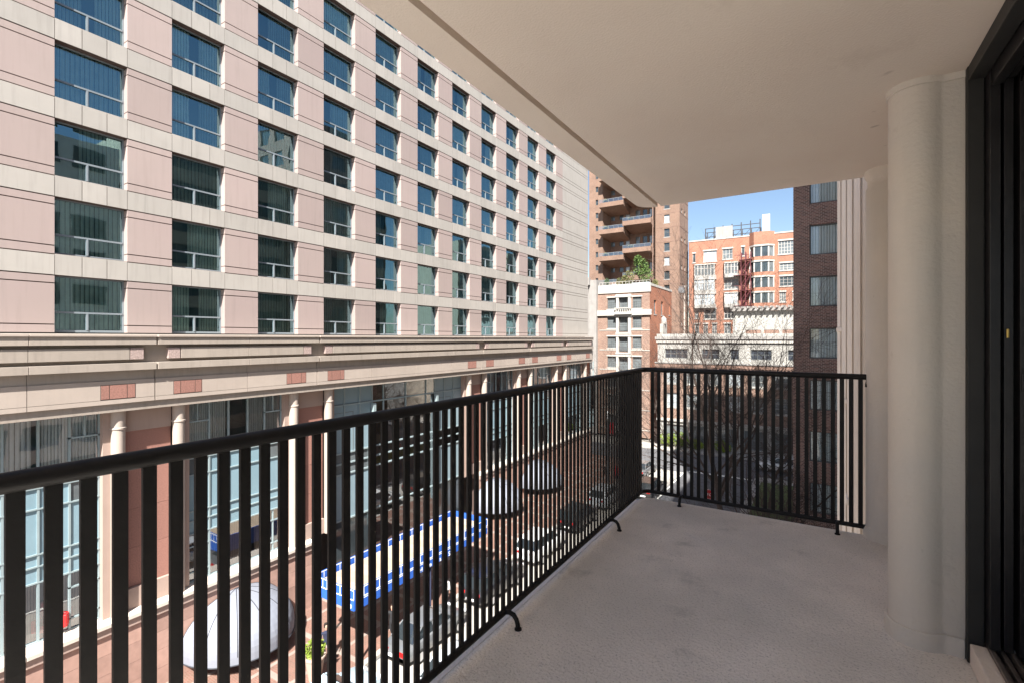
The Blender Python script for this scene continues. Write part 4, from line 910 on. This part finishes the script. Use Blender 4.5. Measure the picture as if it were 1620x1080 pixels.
# cars
def make_car(paint, kind='sedan'):
    root = inst('parked_car', None)
    W = .9
    if kind == 'sedan': L_, secs, cabin = 4.7, [(-2.35, .45, .62, .72), (-2.2, .32, .88, .80), (-1.5, .28, .98, .88), (0, .27, .96, .9), (1.2, .28, .93, .89), (2.0, .30, .80, .82), (2.35, .42, .60, .66)], [(-1.75, .97, .72), (-1.05, 1.42, .60), (.35, 1.44, .60), (1.15, .95, .72)]
    else: L_, secs, cabin = 4.8, [(-2.4, .5, .95, .78), (-2.3, .38, 1.12, .86), (-1.5, .34, 1.15, .92), (0, .33, 1.13, .93), (1.1, .34, 1.10, .92), (2.1, .36, 1.0, .86), (2.4, .5, .78, .7)], [(-2.3, 1.13, .78), (-2.0, 1.70, .66), (.2, 1.74, .66), (1.15, 1.1, .78)]
    b = MB(); rings = []
    for (y, zl, zh, hw) in secs:
        n = len(b.v); pr = [(-hw * .9, zl), (-hw, zl + .16), (-hw, zh - .2), (-hw * .93, zh - .05), (-hw * .75, zh), (hw * .75, zh), (hw * .93, zh - .05), (hw, zh - .2), (hw, zl + .16), (hw * .9, zl)]
        b.v += [(x, y, z) for x, z in pr]; rings.append(n)
    for a, c in zip(rings[:-1], rings[1:]):
        for i in range(10): j = (i + 1) % 10; b.f.append((a + i, a + j, c + j, c + i))
    b.f.append(tuple(rings[0] + i for i in range(10))); b.f.append(tuple(rings[-1] + i for i in reversed(range(10))))
    b.build('body', paint, root, smooth=True)
    b = MB(); (ya, za, wa), (yb, zb_, wb_), (yc, zc_, wc), (yd, zd, wd) = cabin
    P = lambda y, z, x: (x, y, z)
    roof = MB(); roof.quad((-wb_, yb, zb_), (wb_, yb, zb_), (wc, yc, zc_), (-wc, yc, zc_)); 
    roof.v = []; roof.f = []
    roof.prism([(-wb_ - .02, yb - .03), (wb_ + .02, yb - .03), (wc + .02, yc + .03), (-wc - .02, yc + .03)], zb_ - .03, zb_ + .03)
    for s in (-1, 1):
        roof.tube([(s * wa, ya, za), (s * wb_, yb, zb_)], .04, 6); roof.tube([(s * wd, yd, zd), (s * wc, yc, zc_)], .04, 6); roof.tube([(s * (wa + wd) / 2 * 1.02, (ya + yd) / 2, za), (s * wb_, (yb + yc) / 2, zb_)], .035, 6)
    roof.build('roof', paint, root, bevel=.015)
    MB().quad((-wa, ya, za), (wa, ya, za), (wb_, yb, zb_), (-wb_, yb, zb_)).build('rear_window', 'car_glass', root)
    MB().quad((-wc, yc, zc_), (wc, yc, zc_), (wd, yd, zd), (-wd, yd, zd)).build('windscreen', 'car_glass', root)
    for s in (-1, 1): MB().quad((s * wa, ya, za), (s * wb_, yb, zb_), (s * wc, yc, zc_), (s * wd, yd, zd)).build('side_window', 'car_glass', root)
    for y in (-1.42, 1.42):
        for s in (-1, 1):
            wh = inst('wheel', None, root, (s * .82, y, .33)); wh.rotation_euler = (0, R(90) * s, 0)
            MB().lathe([(.20, -.1), (.31, -.1), (.335, -.06), (.335, .08), (.31, .11), (.21, .11)], (0, 0), 20, False).build('tyre', 'tyre', wh, smooth=True); MB().lathe([(.03, .09), (.21, .10), (.22, .06)], (0, 0), 14).build('rim', 'hub', wh)
    for s in (-1, 1):
        zl = .66 if kind == 'sedan' else .85
        MB().box(s * .48 - .17, s * .48 + .17, L_ / 2 - .12, L_ / 2 + .015, zl - .09, zl + .05).build('headlight', 'head_lens', root, bevel=.02); MB().box(s * .5 - .16, s * .5 + .16, -L_ / 2 - .015, -L_ / 2 + .12, zl - .02, zl + .14).build('tail_light', 'tail_lens', root, bevel=.02)
        MB().box(s * .98 - .1, s * .98 + .06, .72, .86, .95, 1.08).build('mirror', paint, root, bevel=.03)
    MB().box(-.26, .26, -L_ / 2 - .03, -L_ / 2 + .05, .52, .64).build('number_plate', 'white_letter', root)
    return root
cars = [('car_blue', 'sedan', (-16.45, 12.4), 'pale blue car parked at the kerb nearest the balcony', 0), ('car_grey', 'sedan', (-16.5, 18.4), 'dark grey car parked beside the blue canopy', 0), ('car_silver', 'sedan', (-13.4, 17.0), 'silver car in the traffic lane seen right below the railing', 0),
        ('car_black', 'suv', (-16.4, 24.2), 'black sport utility car parked just past the canopy', 0), ('car_white', 'suv', (-16.4, 30.2), 'white sport utility car parked between two black ones', 0), ('car_black', 'suv', (-16.4, 36.5), 'black sport utility car in front of the second dome awning', 0), ('car_silver', 'suv', (-16.4, 42.6), 'silver sport utility car parked near the lamp post', 0), ('car_black', 'suv', (-13.6, 47.0), 'black sport utility car driving toward the junction', 0), ('car_grey', 'sedan', (-16.4, 54.0), 'dark grey car parked last before the junction', 0),
        ('car_white', 'suv', (-3.4, 63.0), 'white car turning on the cross street beside the dark block', 90), ('car_white', 'sedan', (-7.0, 32.0), 'white car parked on the near kerb under the bare trees', 0)]
for p, k, (x, y), lab, a in cars:
    c = make_car(p, k); c.location = (x, y, G0 - .125); c.rotation_euler = (0, 0, R(a)); tag(c, lab, 'car', 'cars on the street')

# people under the canopy
def person(label, loc_, rz, top, legs, stride=.12, arm=.0, hair=True):
    o = thing('person', label, 'person', loc_, rz)
    J = {'pelvis': (0, 0, .95), 'chest': (0, 0, 1.25), 'neck': (0, .0, 1.47), 'head': (0, -.01, 1.62), 'crown': (0, .0, 1.73)}
    E_ = [('pelvis', 'chest'), ('chest', 'neck'), ('neck', 'head'), ('head', 'crown')]; r = {'pelvis': .145, 'chest': .155, 'neck': .055, 'head': .085, 'crown': .07}
    for s, n in ((-1, 'l'), (1, 'r')):
        for k, p, q in (('sh', (s * .185, 0, 1.40), .06), ('el', (s * .25, .03 - arm * .1, 1.13), .045), ('wr', (s * .24, -.08 - arm * .25, .90 + arm * .2), .032), ('ha', (s * .235, -.11 - arm * .3, .81 + arm * .22), .035), ('hi', (s * .095, 0, .88), .09), ('kn', (s * .10, -.04 - s * stride * .5, .48), .062), ('an', (s * .105, s * stride * -1.0 + .04, .09), .042), ('to', (s * .12, s * stride * -1.0 - .13, .045), .038)): J[n + k] = p; r[n + k] = q
        E_ += [('chest', n + 'sh'), (n + 'sh', n + 'el'), (n + 'el', n + 'wr'), (n + 'wr', n + 'ha'), ('pelvis', n + 'hi'), (n + 'hi', n + 'kn'), (n + 'kn', n + 'an'), (n + 'an', n + 'to')]
        for fi in range(4): k = n + 'f%d' % fi; J[k] = (J[n + 'ha'][0] + (fi - 1.5) * .008, J[n + 'ha'][1] - .03 + (fi - 1.5) * .012, J[n + 'ha'][2] - .085 + abs(fi - 1.3) * .008); r[k] = .009; E_.append((n + 'ha', k))
        J[n + 'th'] = (J[n + 'ha'][0] - s * .03, J[n + 'ha'][1] - .045, J[n + 'ha'][2] - .03); r[n + 'th'] = .01; E_.append((n + 'ha', n + 'th'))
    ks = list(J); me = bpy.data.meshes.new('body'); me.from_pydata([J[k] for k in ks], [(ks.index(a), ks.index(c)) for a, c in E_], [])
    ob = inst('body', me, o)
    sk = ob.modifiers.new('skin', 'SKIN'); sub = ob.modifiers.new('sub', 'SUBSURF'); sub.levels = 1; sub.render_levels = 1
    bm = bmesh.new(); bm.from_mesh(me); ly = bm.verts.layers.skin.verify()
    for v_, k in zip(bm.verts, ks): v_[ly].radius = (r[k], r[k] * (.72 if k in ('chest', 'pelvis') else 1)); v_[ly].use_root = (k == 'pelvis')
    bm.to_mesh(me); bm.free()
    # clothing by height on the one body
    m = bpy.data.materials.new('person_' + top); m.use_nodes = True; N = m.node_tree.nodes; L = m.node_tree.links; tc = N.new('ShaderNodeTexCoord'); sp = N.new('ShaderNodeSeparateXYZ'); L.new(tc.outputs['Object'], sp.inputs[0]); mr = N.new('ShaderNodeMapRange'); mr.inputs[2].default_value = 2; L.new(sp.outputs[2], mr.inputs[0]); cr = N.new('ShaderNodeValToRGB'); cr.color_ramp.interpolation = 'CONSTANT'; L.new(mr.outputs[0], cr.inputs[0])
    def bc(k): return MATS[k].node_tree.nodes['Principled BSDF'], k
    colr = dict(cloth_navy=(.022, .026, .055, 1), cloth_white=(.62, .61, .6, 1), cloth_black=(.015, .015, .017, 1), cloth_mauve=(.3, .17, .18, 1), skin=(.42, .25, .18, 1))
    e = cr.color_ramp.elements; e[0].position = 0; e[0].color = colr['cloth_black']; e[1].position = .045; e[1].color = colr[legs]
    for p_, c_ in ((.47, colr[top]), (.735, colr['skin'])): q = e.new(p_); q.color = c_
    L.new(cr.outputs[0], N['Principled BSDF'].inputs['Base Color']); N['Principled BSDF'].inputs['Roughness'].default_value = .85
    me.materials.append(m)
    for p_ in me.polygons: p_.use_smooth = True
    hb = MB().lathe([(.02, 1.52), (.098, 1.60), (.102, 1.70), (.08, 1.77), (.02, 1.795)], (0, .02), 14); hb.v = [(x, y if y > -.03 else y * .3 - .02, z) for x, y, z in hb.v]; hb.build('hair', 'hair', o, smooth=True)
    return o
person('person in navy suit standing at the near end of the blue canopy', (-19.3, 14.6, G0 + .01), R(70), 'cloth_navy', 'cloth_navy', .1)
person('person in white shirt and dark trousers under the lettered part of the canopy', (-17.6, 21.2, G0 + .015), R(180), 'cloth_white', 'cloth_black', .16)
person('person in black walking along the pavement just in front of the canopy', (-17.9, 17.4, G0 + .015), R(20), 'cloth_black', 'cloth_black', .18)
